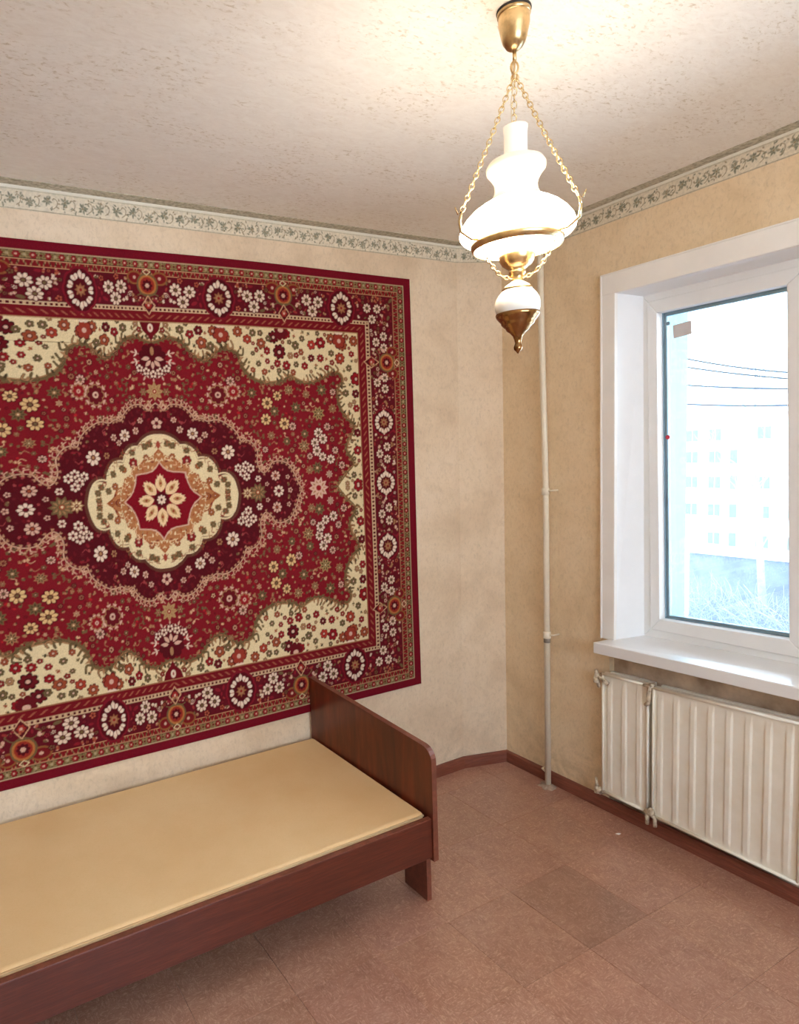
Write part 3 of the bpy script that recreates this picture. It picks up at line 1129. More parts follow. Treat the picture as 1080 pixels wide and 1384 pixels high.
CR = (138, 24, 30); BR = (150, 70, 44)
cream_fl = [(.501, .612, .026, MAR2, 8), (.525, .557, .030, MAR2, 8), (.445, .586, .022, BR, 6), (.470, .560, .016, CR, 6), (.478, .606, .014, OLIVE, 6),
            (.672, .537, .017, MAR2, 8), (.716, .538, .018, CR, 8), (.719, .600, .026, CR, 6), (.675, .590, .021, (170, 50, 40), 6), (.825, .596, .026, BR, 8),
            (.770, .619, .024, BR, 8), (.883, .615, .024, BR, 8), (.555, .505, .020, CR, 6), (.514, .512, .017, CR, 8), (.812, .540, .026, (160, 56, 40), 8),
            (.632, .613, .014, OLIVE, 6), (.293, .604, .020, BR, 8), (.243, .625, .022, BR, 8), (.346, .627, .022, BR, 8), (.407, .549, .010, OLIVE, 6),
            (.889, .455, .030, CR, 6), (.885, .392, .020, MAR2, 6), (.886, .330, .018, CR, 6), (.888, .225, .020, MAR2, 6), (.884, .150, .022, CR, 6), (.880, .004, .026, CR, 6),
            (.640, .505, .017, CR, 6), (.600, .510, .013, OLIVE, 6), (.585, .478, .014, BR, 6), (.745, .500, .013, CR, 6), (.770, .560, .015, OLIVE, 6), (.870, .560, .015, CR, 6),
            (.855, .500, .016, OLIVE, 6), (.112, .625, .017, OLIVE, 6), (.150, .610, .018, CR, 5), (.185, .625, .019, MAR2, 6), (.195, .580, .024, BR, 5), (.230, .570, .016, OLIVE, 6),
            (.386, .600, .020, (160, 56, 40), 6), (.410, .625, .015, OLIVE, 6), (.430, .510, .013, OLIVE, 6), (.455, .478, .014, BR, 6), (.404, .485, .012, BR, 6),
            (.470, .520, .012, CR, 6), (.560, .628, .020, CR, 6), (.600, .585, .018, OLIVE, 6), (.575, .545, .015, TAN, 6), (.625, .560, .014, BR, 6), (.835, .395, .017, OLIVE, 6),
            (.855, .345, .014, TAN, 6), (.860, .045, .015, OLIVE, 6), (.825, .010, .013, TAN, 6), (.865, .115, .012, OLIVE, 6)]
for u, v, r, c, n in cream_fl:
    bloom(u, v, r, c, tuple(x * .62 for x in c), n, rr.uniform(0, 1))
tries = 0
inside_c = lambda u, v: np.allclose(cv.a[min(cv.ny - 1, int(v / cv.res)), min(cv.nx - 1, int(u / cv.res))], lin(CREAM), atol=.03)
while tries < 2600:
    tries += 1
    u, v = rr.uniform(.0, .905), rr.uniform(.0, .648)
    r = rr.uniform(.008, .013)
    if free(u, v, r * .9) and inside_c(u, v) and inside_c(u + .008, v) and inside_c(u - .008, v) and inside_c(u, v - .008):
        if rr.random() < .45:
            bloom(u, v, r, rr.choice([CR, BR, OLIVE, TAN]), DKOL, 5)
        else:
            a = rr.uniform(0, 6.28)
            sprig(u, v, r * 1.6, a, rr.choice([OLIVE, DKOL, BR]), rr.choice([OLIVE, TAN]))
            put(u, v, r)
# heart and stems at the middle of the long side
cv.poly(smooth_path([(0, .575), (.012, .600), (.030, .618), (.040, .650), (.034, .68), (0, .69)]) + [(0, .69)], RED2)
cv.ell(0, .628, .011, .015, 0, PALE)
cv.ell(0, .628, .004, .006, 0, CR)
# dark red palmettes hanging under each rosette
for u in (.275, .810):
    cv.fl(u, .612, .034, 6, MAR, .2, .3); cv.fl(u, .612, .030, 6, (146, 52, 38), .2, .3); cv.ell(u, .612, .009, .009, 0, PINK)
    for s in (-1, 1):
        cv.leaf(u, .640, .030, .009, math.radians(90 + s * 55), PALE)
cv.fl(.535, .632, .032, 7, MAR2, 0, .35); cv.ell(.535, .642, .012, .010, 0, PINK)

# -- large dark zone with lacy edge
lace_path = smooth_path([(0, .358), (.018, .345), (.030, .330), (.052, .350), (.085, .352), (.112, .340), (.135, .318), (.150, .295), (.175, .300), (.200, .288), (.225, .292), (.252, .290),
                         (.294, .266), (.322, .238), (.336, .206), (.360, .210), (.385, .198), (.405, .165), (.402, .125), (.410, .095), (.430, .078), (.455, .098), (.470, .118), (.505, .122),
                         (.540, .108), (.560, .082), (.575, .050), (.585, .028), (.602, .0)], 5)
cv.poly(lace_path + [(0, 0)], MAR)
for k in range(150):
    u, v = rr.uniform(0, .6), rr.uniform(0, .35)
    if np.allclose(cv.a[int(v / cv.res), int(u / cv.res)], lin(MAR), atol=.004):
        cv.ell(u, v, rr.uniform(.003, .008), rr.uniform(.003, .006), rr.uniform(0, 3), rr.choice([MAR2, RED2, (120, 18, 30)]))
LACE_AT = 1

# -- centre medallion
cusps = [(0, .247), (.085, .205), (.155, .153), (.236, .085), (.318, 0)]
bul = [(.045, .236), (.128, .192), (.206, .138), (.288, .070)]
mp_ = []
for k in range(4):
    a, b, c = np.array(cusps[k]), np.array(bul[k]), np.array(cusps[k + 1])
    ctrl = 2.5 * b - .75 * (a + c)
    for t in np.linspace(0, 1, 12, endpoint=False):
        mp_.append(tuple((1 - t) ** 2 * a + 2 * t * (1 - t) * ctrl + t * t * c))
mp_.append(cusps[-1])
cv.poly(mp_ + [(0, 0)], CREAM)
cv.line(mp_, .018, (92, 50, 38))
cv.line([(x * .975, y * .975) for x, y in mp_], .006, CREAM)
og = smooth_path([(0, .188), (.020, .168), (.045, .150), (.060, .150), (.085, .130), (.110, .125), (.120, .100), (.150, .085), (.160, .060), (.190, .045), (.205, .020), (.235, 0)], 4)
cv.poly(og + [(0, 0)], (170, 108, 66))
cv.line(og, .005, (158, 84, 46))
for k in range(210):
    u, v = rr.uniform(0, .22), rr.uniform(0, .18)
    if u / .235 + v / .19 < 1.0:
        cv.ell(u, v, rr.uniform(.003, .008), rr.uniform(.002, .004), rr.uniform(0, 3), rr.choice([ORNG, (120, 52, 36), (158, 84, 46), CREAM, TAN, CREAM, (206, 150, 100)]))
for u, v, r in ((.108, .142, .020), (.150, .118, .013), (.052, .160, .012), (.195, .060, .015), (.18, .0, .016), (.215, .0, .013)):
    bloom(u, v, r, (132, 30, 32) if r > .018 else ORNG, (100, 40, 30), 7)
for u, v in ((.055, .200), (.110, .180), (.200, .105), (.255, .060), (.268, .012), (.225, .045), (.160, .125), (.035, .208), (.270, .040)):
    bloom(u, v, .013, OLIVE, DKOL, 6)
    for q in range(4):
        sprig(u, v, .014, q * 1.57 + .6, OLIVE, TAN)
for q in range(26):
    t_ = q / 25 * math.pi / 2
    uu_, vv_ = .262 * math.cos(t_), .212 * math.sin(t_)
    a_ = rr.uniform(0, 6.28)
    cv.line(smooth_path([(uu_, vv_), (uu_ + .011 * math.cos(a_), vv_ + .011 * math.sin(a_)), (uu_ + .018 * math.cos(a_ + .9), vv_ + .018 * math.sin(a_ + .9))], 3), .0026, rr.choice([OLIVE, (150, 100, 62), (140, 60, 44)]))
    uu_, vv_ = .175 * math.cos(t_), .150 * math.sin(t_)
    cv.line(smooth_path([(uu_, vv_), (uu_ + .012 * math.cos(a_), vv_ + .012 * math.sin(a_)), (uu_ + .016 * math.cos(a_ - .9), vv_ + .016 * math.sin(a_ - .9))], 3), .0028, rr.choice([CREAM, (216, 170, 130)]))
cv.ell(0, .205, .008, .014, 0, (150, 60, 44))
rs = [(0, .142), (.016, .120), (.030, .108), (.052, .102), (.075, .100), (.100, .097), (.102, .078), (.108, .058), (.116, .040), (.130, .022), (.158, 0)]
cv.poly(rs + [(0, 0)], (122, 12, 26))
cv.line(rs, .005, PINK)
for k in range(8):
    a = k * math.pi / 4
    for s, L, wd in ((0, .068, .0215), (.36, .054, .009), (-.36, .054, .009), (.18, .066, .006), (-.18, .066, .006)):
        cv.leaf(.030 * math.cos(a), .030 * math.sin(a), L, wd, a + s, (226, 190, 146))
    cv.leaf(.045 * math.cos(a), .045 * math.sin(a), .038, .008, a, (176, 132, 84))
    cv.ell(.062 * math.cos(a), .062 * math.sin(a), .005, .005, 0, (140, 60, 40))
cv.ell(0, 0, .030, .030, 0, MAR)
cv.fl(0, 0, .019, 8, PALE, 0, .5)
cv.ell(0, 0, .0055, .0055, 0, MAR)
put(0, 0, .17); put(.15, .05, .12); put(.08, .14, .1); put(.24, .03, .07)

# -- flowers in the dark zone
daisy(.006 * 0, .283, .025, PINK, MAR2, 5, math.pi / 2)
for u, v, r in ((.137, .242, .025), (.186, .236, .015), (.164, .216, .013), (.278, .167, .032), (.066, .295, .013), (.088, .258, .015)):
    daisy(u, v, r, PALE if r > .02 else PINK, TAN, 8 if r > .02 else 6, .2)
for u, v in ((.318, .102), (.350, .112), (.336, .082), (.372, .098), (.352, .066)):
    daisy(u, v, .019, PALE, MAR2, 6, .5)
daisy(.222, .172, .014, TAN, MAR2, 6)
star(.398, 0, .040, OLIVE, TAN, BR, 10)
daisy(.492, .0, .027, PALE, MAR2, 8)
daisy(.480, .063, .024, PINK, BR, 8)
daisy(.402, .055, .015, PALE, MAR2, 6); daisy(.440, .032, .010, PINK, MAR2, 5); daisy(.545, .0, .013, PINK, MAR2, 5); daisy(.535, .055, .011, PINK, MAR2, 5)
star(.352, 0.0, .026, TAN, CREAM, MAR2, 8)

# -- flowers of the red field
F = [(.459, .355, 'd', .028, (214, 176, 122)), (.506, .383, 'd', .022, (214, 176, 122)), (.450, .290, 'd', .026, (214, 176, 122)), (.533, .272, 'd', .028, (214, 176, 122)), (.570, .260, 'd', .018, PINK),
     (.589, .337, 's', .026, OLIVE), (.695, .311, 's', .032, (160, 130, 84)), (.393, .395, 's', .024, OLIVE), (.490, .322, 's', .024, OLIVE), (.619, .178, 's', .030, TAN), (.625, .228, 's', .022, OLIVE),
     (.691, .231, 'd', .024, PALE), (.672, .190, 'd', .022, PALE), (.712, .205, 'd', .024, PALE), (.680, .155, 'd', .024, PALE), (.706, .130, 'd', .021, PALE), (.746, .118, 'd', .023, PALE), (.645, .135, 'd', .015, PINK),
     (.770, .155, 'd', .017, PINK), (.800, .090, 'd', .018, PINK), (.735, .255, 'd', .018, PINK), (.715, .408, 's', .028, OLIVE), (.559, .407, 's', .024, TAN), (.304, .440, 'd', .020, PINK), (.249, .387, 'r', .034, MAR2), (.314, .400, 'r', .022, CR),
     (.680, .0, 'S', .048, PINK), (.678, .085, 's', .028, OLIVE), (.640, .078, 's', .020, TAN), (.735, .055, 's', .018, PINK), (.540, .200, 's', .020, OLIVE), (.470, .225, 's', .020, TAN), (.440, .170, 'd', .014, PINK), (.765, .330, 's', .022, TAN), (.770, .400, 'd', .016, PINK), (.640, .390, 's', .020, TAN)]
for u, v, k, r, c in F:
    if k == 'd':
        daisy(u, v, r, c, OLIVE, 8, rr.uniform(0, 1))
    elif k == 's':
        star(u, v, r, c, DKOL, OLIVE if c != OLIVE else TAN, 8, rr.uniform(0, 1))
    elif k == 'S':
        star(u, v, r, PINK, TAN, MAR2, 10); cv.fl(u, v, r * .48, 6, PINK, 0, .4); cv.ell(u, v, .012, .012, 0, CR)
    else:
        for q in range(10):
            a = q * .628
            sprig(u + math.cos(a) * r * .9, v + math.sin(a) * r * .9, r * .62, a, PINK, TAN)
        cv.fl(u, v, r + .004, 8, TAN, 0, .2); cv.fl(u, v, r, 8, c, 0, .25); cv.ell(u, v, r * .35, r * .35, 0, PINK); cv.ell(u, v, r * .15, r * .15, 0, c); put(u, v, r * 1.5)
# palmette below the long side's centre and the small one above the medallion
for q in range(9):
    a = math.radians(-90 + (q - 4) * 26)
    sprig(.0 + math.cos(a) * .050, .520 + math.sin(a) * .050, .034, a, PALE, PINK)
cv.fl(0, .520, .055, 10, MAR, .3, .2)
for q in range(5):
    a = math.radians(-90 + (q - 2) * 42)
    cv.leaf(math.cos(a) * .012, .520 + math.sin(a) * .012, .032, .007, a, PINK)
cv.ell(0, .545, .008, .016, 0, TAN)
for q in range(-2, 3):
    daisy(q * .026 + .001, .462 - abs(q) * -.010, .016, PALE, MAR2, 5, .3)
put(0, .52, .08)
star(0, .400, .036, (170, 136, 90), TAN, CR, 8); star(.045, .398, .018, OLIVE, TAN, CR, 6)
# -- scatter of little sprays
tries = 0
while tries < 9000:
    tries += 1
    u, v = rr.uniform(0, .86), rr.uniform(0, .60)
    r = rr.uniform(.006, .013)
    if not free(u, v, r + .0035):
        continue
    px = cv.a[int(v / cv.res), int(u / cv.res)]
    if px[1] > .02:
        continue
    q = rr.random()
    c = rr.choice([TAN, TAN, OLIVE, OLIVE, (206, 160, 122)])
    if px[0] < .13:
        c, q = rr.choice([(150, 60, 60), (128, 34, 40), (96, 24, 30), MAR2]), .3 + .7 * q
    if q < .13:
        daisy(u, v, r, c, MAR2, rr.choice([5, 6, 8]), rr.uniform(0, 1))
    elif q < .30:
        star(u, v, r * 1.1, c, DKOL, MAR2, 6, rr.uniform(0, 1))
    else:
        for s in range(rr.choice([1, 2, 3])):
            sprig(u, v, r * 1.1, rr.uniform(0, 6.28), c, rr.choice([TAN, OLIVE, DKOL]) if px[0] > .13 else c)
        if rr.random() < .3:
            a = rr.uniform(0, 6.28)
            cv.line(smooth_path([(u, v), (u + .014 * math.cos(a), v + .014 * math.sin(a)), (u + .022 * math.cos(a + .7), v + .022 * math.sin(a + .7))], 3), .0022, c)
        put(u, v, r * .9)

lace(lace_path, 1, (206, 164, 136), .017, .021, (176, 128, 98), .0034)

# -- border: t is the distance from the carpet's edge
X, Y = np.meshgrid(np.arange(cv.nx) * cv.res, np.arange(cv.ny) * cv.res)
TX, TY = (U0 - X) / 1.16, V0 - Y
T = np.minimum(TX, TY)
S = np.where(TY < TX, X, Y)      # coordinate along the border


def band(t0, t1, c):
    msk = (T >= t0) & (T < t1)
    cv.a[msk] = lin(c)
    return msk


band(0.085, 0.197, (92, 14, 26))
band(0.194, 0.214, MAR)
band(0.212, 0.247, (112, 18, 26))
band(0.2465, 0.2500, TAN)
band(0.196, 0.1995, (206, 176, 140)); band(0.2085, 0.212, (206, 176, 140))
msk = (T > .1995) & (T < .2085) & (np.sin(S * 2 * math.pi / .016) > -.1)
cv.a[msk] = lin((196, 160, 124))
msk = (T > .222) & (T < .236) & (np.sin(S * 2 * math.pi / .030 + 9 * T * 30) > .62)
cv.a[msk] = lin((152, 84, 62))
band(0.0, 0.0325, EDGE)
band(0.0325, 0.0350, CREAM)
band(0.035, 0.060, GRNB)
band(0.060, 0.0625, (196, 150, 112))
band(0.0625, 0.083, (122, 22, 28))
band(0.083, 0.0855, (190, 140, 100))
msk = (T > .065) & (T < .081) & (np.abs(np.sin(S * math.pi / .017) + (T - .073) * 60) < .42)
cv.a[msk] = lin((172, 132, 92))
msk = (T > .067) & (T < .079) & (np.cos(S * 2 * math.pi / .017) > .80)
cv.a[msk] = lin(DKOL)


def B(s, t, top):
    """point on the border from distance along it and distance from the edge"""
    return (s, V0 - t) if top else (U0 - t * 1.16, s)


for top in (True, False):
    Ls = U0 - .05 if top else V0 - .05
    k = 0
    s = .0
    while s < Ls:
        u, v = B(s, .0475, top)
        if k % 2 == 0:
            cv.fl(u, v, .0125, 6, MAR, 0, .25); cv.fl(u, v, .0105, 6, (140, 26, 32), 0, .3); cv.ell(u, v, .0035, .0035, 0, PINK)
        else:
            for q in range(6):
                cv.leaf(u, v, .013, .0033, q * 1.047, rr.choice([(150, 128, 86), (132, 112, 70)]))
            cv.ell(u, v, .0045, .0045, 0, rr.choice([MAR2, (168, 150, 116)]))
        for sg in (-1, 1):
            a, b = B(s + .0105, .0475 + sg * .007, top)
            cv.ell(a, b, .004, .0028, 0, (140, 118, 76))
        s += .021
        k += 1


def in_main(u, v):
    t = min((U0 - u) / 1.16, V0 - v)
    return .094 < t < .188


bp = []


def bfree(u, v, r):
    return all((u - a) ** 2 + (v - b) ** 2 > (r + c) ** 2 for a, b, c in bp)


def bdaisy(u, v, r=.027):
    daisy(u, v, r, PALE, OLIVE, 8, rr.uniform(0, .8))
    bp.append((u, v, r))


def rosette(u, v, a, b, shape=12):
    cv.fl(u, v, a + .020, 10, (120, 20, 34), 0, .08, b / a)
    cv.fl(u, v, a + .012, 10, MAR, 0, .06, b / a)
    cv.leaf(u, v + b * .8, .022, .008, math.pi / 2, (214, 186, 162)); cv.leaf(u, v - b * .8, .022, .008, -math.pi / 2, (214, 186, 162))
    for k in range(shape):
        an = 2 * math.pi * (k + .5) / shape
        x, y = u + a * .80 * math.cos(an), v + b * .80 * math.sin(an)
        for s in (-1, 1):
            cv.ell(x + .006 * math.cos(an + s * 1.2), y + .006 * math.sin(an + s * 1.2), .0100, .0074, an + s * .5, (226, 204, 182))
        cv.line([(x - .008 * math.cos(an), y - .008 * math.sin(an)), (x + .008 * math.cos(an), y + .008 * math.sin(an))], .0025, (150, 70, 58))
    cv.ell(u, v, a * .56, b * .60, 0, MAR)
    for k in range(8):
        an = 2 * math.pi * k / 8
        cv.leaf(u, v, a * .5, a * .11, an, (150, 96, 62))
    cv.fl(u, v, a * .26, 6, TAN, 0, .3)
    cv.ell(u, v, a * .12, a * .12, 0, CR)
    bp.append((u, v, max(a, b) + .012))


def palm(u, v, top, d=1):
    def q(ds, dt):
        return (u + ds, v + dt) if top else (u + dt * 1.16, v + ds)
    for s in (-1, 1):
        cc = q(s * .048, .030)
        cv.ell(*cc, .030, .024, 0, (138, 84, 46)); cv.ell(*cc, .024, .018, 0, (116, 24, 28)); cv.ell(*cc, .006, .006, 0, PINK)
    for (r_, c_) in ((.040, OLIVE), (.034, (172, 108, 56)), (.027, (146, 44, 34))):
        cc = q(0, .005)
        cv.ell(*cc, r_, r_ * 1.05, 0, c_)
    cc = q(0, .004)
    cv.fl(*cc, .021, 8, MAR, 0, .35); cv.fl(*cc, .009, 6, PINK, 0, .3)
    cv.line([q(0, .040), q(-.014, .052), q(0, .062), q(.014, .052), q(0, .040)], .003, CREAM)
    # diamond reaching over the rope line
    cc = [q(0, -.032), q(.024, -.066), q(0, -.098), q(-.024, -.066), q(0, -.032)]
    cv.poly(cc, MAR); cv.line(cc, .0035, (206, 160, 122))
    cv.fl(*q(0, -.066), .014, 6, (150, 40, 34), 0, .3); cv.ell(*q(0, -.066), .005, .005, 0, PINK)
    for s in (-1, 1):
        cv.line(smooth_path([q(0, -.030), q(s * .030, -.028), q(s * .052, -.046), q(s * .040, -.056)], 4), .004, OLIVE)
        cv.leaf(*q(s * .060, -.020), .026, .007, (0 if s > 0 else math.pi) - .6 * s, PINK)
        cv.leaf(*q(s * .052, -.036), .022, .006, (0 if s > 0 else math.pi) + .5 * s, TAN)
    bp.append((u, v + .01, .055) if top else (u + .01, v, .05))


CT = V0 - .138
for u0 in (0, .555):
    for s in (-1, 1):
        for du, dv in ((.106, .008), (.160, .004), (.132, -.034)):
            if u0 + s * du > 0:
                bdaisy(u0 + s * du, CT + dv)
for u0 in (0, .555):
    palm(u0, CT + .014, True)
rosette(.276, CT - .012, .048, .058, 9)
rosette(.828, CT - .012, .048, .058, 9)
for u, v in ((.958, .757), (1.010, .757), (.982, .712)):
    bdaisy(u, v, .023)
CRX = 1.028
for c0, s in ((.528, 1), (.528, -1)):
    for du, dv in ((.012, .114), (-.028, .088), (.012, .066)):
        bdaisy(CRX + du, c0 + s * dv, .022)
palm(CRX + .020, .528, False)
rosette(CRX, .268, .045, .043, 8)
rosette(CRX, .0, .045, .043, 8)
for du, dv in ((.012, .160), (-.027, .130), (.012, .106)):
    bdaisy(CRX + du, dv, .022)
tries = 0
while tries < 5000:
    tries += 1
    if rr.random() < .6:
        u, v = rr.uniform(0, 1.09), rr.uniform(.69, .81)
    else:
        u, v = rr.uniform(.96, 1.1), rr.uniform(0, .8)
    r = rr.uniform(.006, .013)
    if in_main(u, v) and bfree(u, v, r * .9):
        q = rr.random()
        c = rr.choice([PINK, TAN, OLIVE, (170, 84, 60), (132, 34, 44), PALE])
        if q < .35:
            daisy(u, v, r, c, MAR2, 5, keep=False)
        elif q < .6:
            cv.ell(u, v, r, r * .5, rr.uniform(0, 3), rr.choice([(132, 28, 40), OLIVE, (150, 50, 48)]))
        else:
            for s in range(3):
                sprig(u, v, r * 1.1, rr.uniform(0, 6.28), c, rr.choice([TAN, PINK]))
        bp.append((u, v, r))

# -- mirror the quarter into the whole carpet, knot by knot
K = 0.0027
XC, ZC = -1.685, 1.438
ZT, ZB = 2.3275, 0.487
nu, nv = int(2 * U0 / K) + 1, int((ZT - ZB) / K) + 1
us = np.linspace(-U0, U0, nu)
zs = np.linspace(ZB, ZT, nv)
vq = np.where(zs > ZC, (zs - ZC) / (ZT - ZC), (ZC - zs) / (ZC - ZB)) * V0
uq = np.abs(us)
uq = np.where(us < 0, uq + .045 * np.sin(np.pi * np.clip(uq / .60, 0, 1)) ** 2, uq)
# average a 2x2 block of the drawing per knot
A2 = cv.a
A2 = (A2 + np.roll(A2, -1, 0) + np.roll(A2, -1, 1) + np.roll(np.roll(A2, -1, 0), -1, 1)) / 4
A2[-1] = cv.a[-1]; A2[:, -1] = cv.a[:, -1]
ii = np.clip(np.round(uq / cv.res).astype(int), 0, cv.nx - 1)
jj = np.clip(np.round(vq / cv.res).astype(int), 0, cv.ny - 1)
img = A2[jj][:, ii]
nrng = np.random.default_rng(4)
img = img * nrng.uniform(.90, 1.08, img.shape[:2])[..., None]
UU, ZZ = np.meshgrid(us, zs)
P = np.stack([XC + UU, np.full_like(UU, C0 - 0.012) - .0022 * (1 + np.sin(UU * 5.1 + 1) * np.sin(ZZ * 4.2)), ZZ], -1)
P[..., 2] += .003 * np.sin(UU * 4.0) * (ZZ > 2.0)
carpet = grid_mesh('wall_carpet', P, np.clip(img, 0, 1), M_PILE, None, skirt=(0, 0.011, 0))
tag(carpet, 'large red Persian-style floral carpet hanging on the beige wall above the bed', 'carpet')

# ------------------------------------------------------------------ hanging lamp
LX, LY = -1.25, -1.2505
lamp = empty('pendant_lamp', (LX, LY, H), 'brass and white opal glass pendant lamp hanging on three chains, lit', 'lamp')
c3 = (LX, LY, 0)
PXM = 1 / 642.0      # a radius of one photo pixel at the lamp's distance, in metres
m = MB()
m.lathe(c3, [(.0, H - .001), (.033, H - .001), (.0345, H - .003), (.0345, H - .012), (.0325, H - .013)])
m.lathe(c3, [(.0325, H - .013), (.0325, H - .03), (.031, H - .036), (.027, H - .055), (.0235, H - .066), (.017, H - .076), (.010, H - .081), (.0045, H - .083), (0, H - .083)])
m.build('canopy', M_BRASS, lamp)
MB().lathe(c3, [(.0355, H - .0005), (.0362, H - .003), (.0355, H - .005), (.034, H - .005)]).build('dark_gasket', simple('black gasket', (40, 34, 30), .6), lamp)
MB().tube([(LX, LY, H - .082), (LX, LY, H - .106)], .0042, 12).build('stem', M_BRASS, lamp)
m = MB()
m.torus((LX, LY, H - .116), (0, 0, 1), (RT.x, RT.y, 0), .012, .008, .0022)
m.torus((LX - .004, LY, H - .118), (0, 0, 1), (FW.x, FW.y, 0), .013, .008, .0020)
m.build('hanging_ring', M_BRASS, lamp)
TOP = Vector((LX, LY, H - .130))
RR = Vector((RT.x, RT.y, 0)).normalized()
FF = -Vector((FW.x, FW.y, 0)).normalized()     # towards the camera


def around(az, r, z):
    d = RR * math.sin(math.radians(az)) + FF * math.cos(math.radians(az))
    return Vector((LX + d.x * r, LY + d.y * r, z))


def chain(pts, pitch=.0125, r1=.0082, r2=.0050, wire=.0013, mb=None):
    mb = mb or MB()
    pts = [Vector(p) for p in pts]
    acc, k = 0.0, 0
    for a, b in zip(pts[:-1], pts[1:]):
        d = b - a
        L = d.length
        n = max(1, int(round(L / pitch)))
        t = d.normalized()
        s = t.orthogonal().normalized()
        s2 = t.cross(s)
        for i in range(n):
            p = a + d * ((i + .5) / n)
            mb.torus(p, t, s if k % 2 else s2, r1, r2, wire, 12, 5)
            k += 1
    return mb


def sag(a, b, n, dz):
    return [a.lerp(b, i / n) - Vector((0, 0, dz * math.sin(math.pi * i / n))) for i in range(n + 1)]


AZ = (45, -75, 165)
for az in AZ:
    hk = around(az, .1345, 2.080)
    chain([TOP] + [TOP.lerp(hk, .5) - Vector((0, 0, .004)), hk]).build('chain', M_CHAIN, lamp)
    # curved arm holding the globe ring, then the thin lower chain
    rp = around(az, .094, 2.022)
    arm = MB()
    arm.tube(smooth_pts := [around(az, .150, 2.088), around(az, .143, 2.074), around(az, .1345, 2.080), around(az, .140, 2.060), around(az, .136, 2.038), around(az, .122, 2.030), around(az, .112, 2.024), around(az, .0945, 2.024)],
             [.0015, .0022, .0028, .0034, .0036, .0034, .0030, .0028], 8)
    arm.build('arm', M_CHAIN, lamp)
    chain(sag(rp, around(az, .010, 1.944), 8, .026), .009, .0062, .0040, .0014).build('lower_chain', M_CHAIN, lamp)
# cord beside the chains
MB().tube([TOP, (LX - .012, LY, 2.31), (LX - .010, LY, 2.24), (LX, LY, 2.12)], .0012, 6).build('cord', simple('clear cord', (225, 205, 170), .4), lamp)
# glass
pz = lambda z: z
chim = [(.0, 2.150), (.024, 2.165), (.0245, 2.196), (.0245, 2.245), (.0255, 2.255), (.0265, 2.262), (.0250, 2.263), (.0235, 2.255), (.0225, 2.20), (.022, 2.16)]
MB().lathe(c3, chim).build('chimney', M_CHIM, lamp)
neck = [(.0235, 2.194), (.030, 2.198), (.045, 2.196), (.057, 2.190), (.0628, 2.180), (.0615, 2.170), (.053, 2.160), (.0465, 2.148), (.0445, 2.138), (.046, 2.126), (.052, 2.115), (.060, 2.108)]
shade = MB()
shade.lathe(c3, neck)
shade.build('shade_neck', M_NECK, lamp)
glob = [(.060, 2.108), (.075, 2.100), (.092, 2.089), (.108, 2.074), (.118, 2.060), (.1225, 2.046), (.1215, 2.040), (.116, 2.033), (.107, 2.028), (.0955, 2.026)]
MB().lathe(c3, glob, 64).build('globe', M_GLOBE, lamp)
MB().lathe(c3, [(.0950, 2.0295), (.0985, 2.0290), (.0985, 2.0180), (.0955, 2.0085), (.0915, 2.0075)], 64).build('ring_band', M_BRASS, lamp)
MB().lathe(c3, [(.0925, 2.0105), (.060, 2.006), (.030, 2.004), (.0, 2.004)], 48).build('diffuser', M_GLOBE, lamp)
# burner cup, neck and vase-shaped font
MB().lathe(c3, [(.0, 2.000), (.036, 2.001), (.0385, 1.998), (.0385, 1.990), (.036, 1.980), (.031, 1.972), (.023, 1.966), (.017, 1.962), (.018, 1.958), (.0185, 1.954), (.0150, 1.951),
                (.0135, 1.944), (.0135, 1.936), (.016, 1.932)]).build('burner', M_BRASS, lamp)
MB().lathe(c3, [(.014, 1.936), (.018, 1.933), (.026, 1.928), (.0305, 1.922), (.031, 1.918), (.035, 1.915), (.041, 1.908), (.0465, 1.898), (.0485, 1.888), (.048, 1.878), (.045, 1.869), (.0435, 1.866)]).build('font', M_PORC, lamp)
MB().lathe(c3, [(.0465, 1.868), (.0475, 1.865), (.0460, 1.860), (.040, 1.852), (.036, 1.848), (.0355, 1.844), (.030, 1.838), (.027, 1.836), (.024, 1.830), (.017, 1.825), (.011, 1.818),
                (.008, 1.810), (.0065, 1.802), (.008, 1.798), (.0095, 1.793), (.0085, 1.788), (.004, 1.784), (.0025, 1.781), (0, 1.779)]).build('finial', M_BRASSD, lamp)
MB().lathe((LX, LY, 0), [(.0305, 1.9235), (.0325, 1.921), (.0325, 1.918), (.0305, 1.9155)]).build('gilt_ring', M_BRASS, lamp)

tag(MB().prism([(-.137, -.700, .0006), (-.125, -.704, .0006), (-.118, -.712, .0006), (-.131, -.712, .0006)],
               [(-.136, -.701, .0026), (-.126, -.704, .0030), (-.120, -.711, .0026), (-.130, -.711, .0024)]).build('paint_chip', M_WHITE),
    'tiny white flake of paint lying on the floor below the narrow radiator', 'paint chip')

# ------------------------------------------------------------------ outside
M_SNOW = simple('snow', (238, 242, 248), 0.9, var=0.03, scale=.4)
M_BLD = simple('pale facade', (236, 238, 238), 0.9, var=0.015, scale=.3)
M_BWIN = simple('pale far glass', (88, 104, 114), 0.4, var=0.08, scale=.6)
M_BFR = simple('far window frame', (176, 186, 190), 0.7, var=0.02)
M_ROOF = simple('snowy roof', (226, 230, 240), 0.9, var=0.04, scale=.6)
M_WALLB = simple('blue-grey rendered wall', (106, 111, 130), 0.9, var=0.12, scale=2.5)
M_BARK = simple('pale birch bark', (128, 132, 144), 0.8, var=0.12, scale=6)
M_TWIG = simple('frosty twigs', (136, 142, 156), 0.8, var=0.08, scale=6)

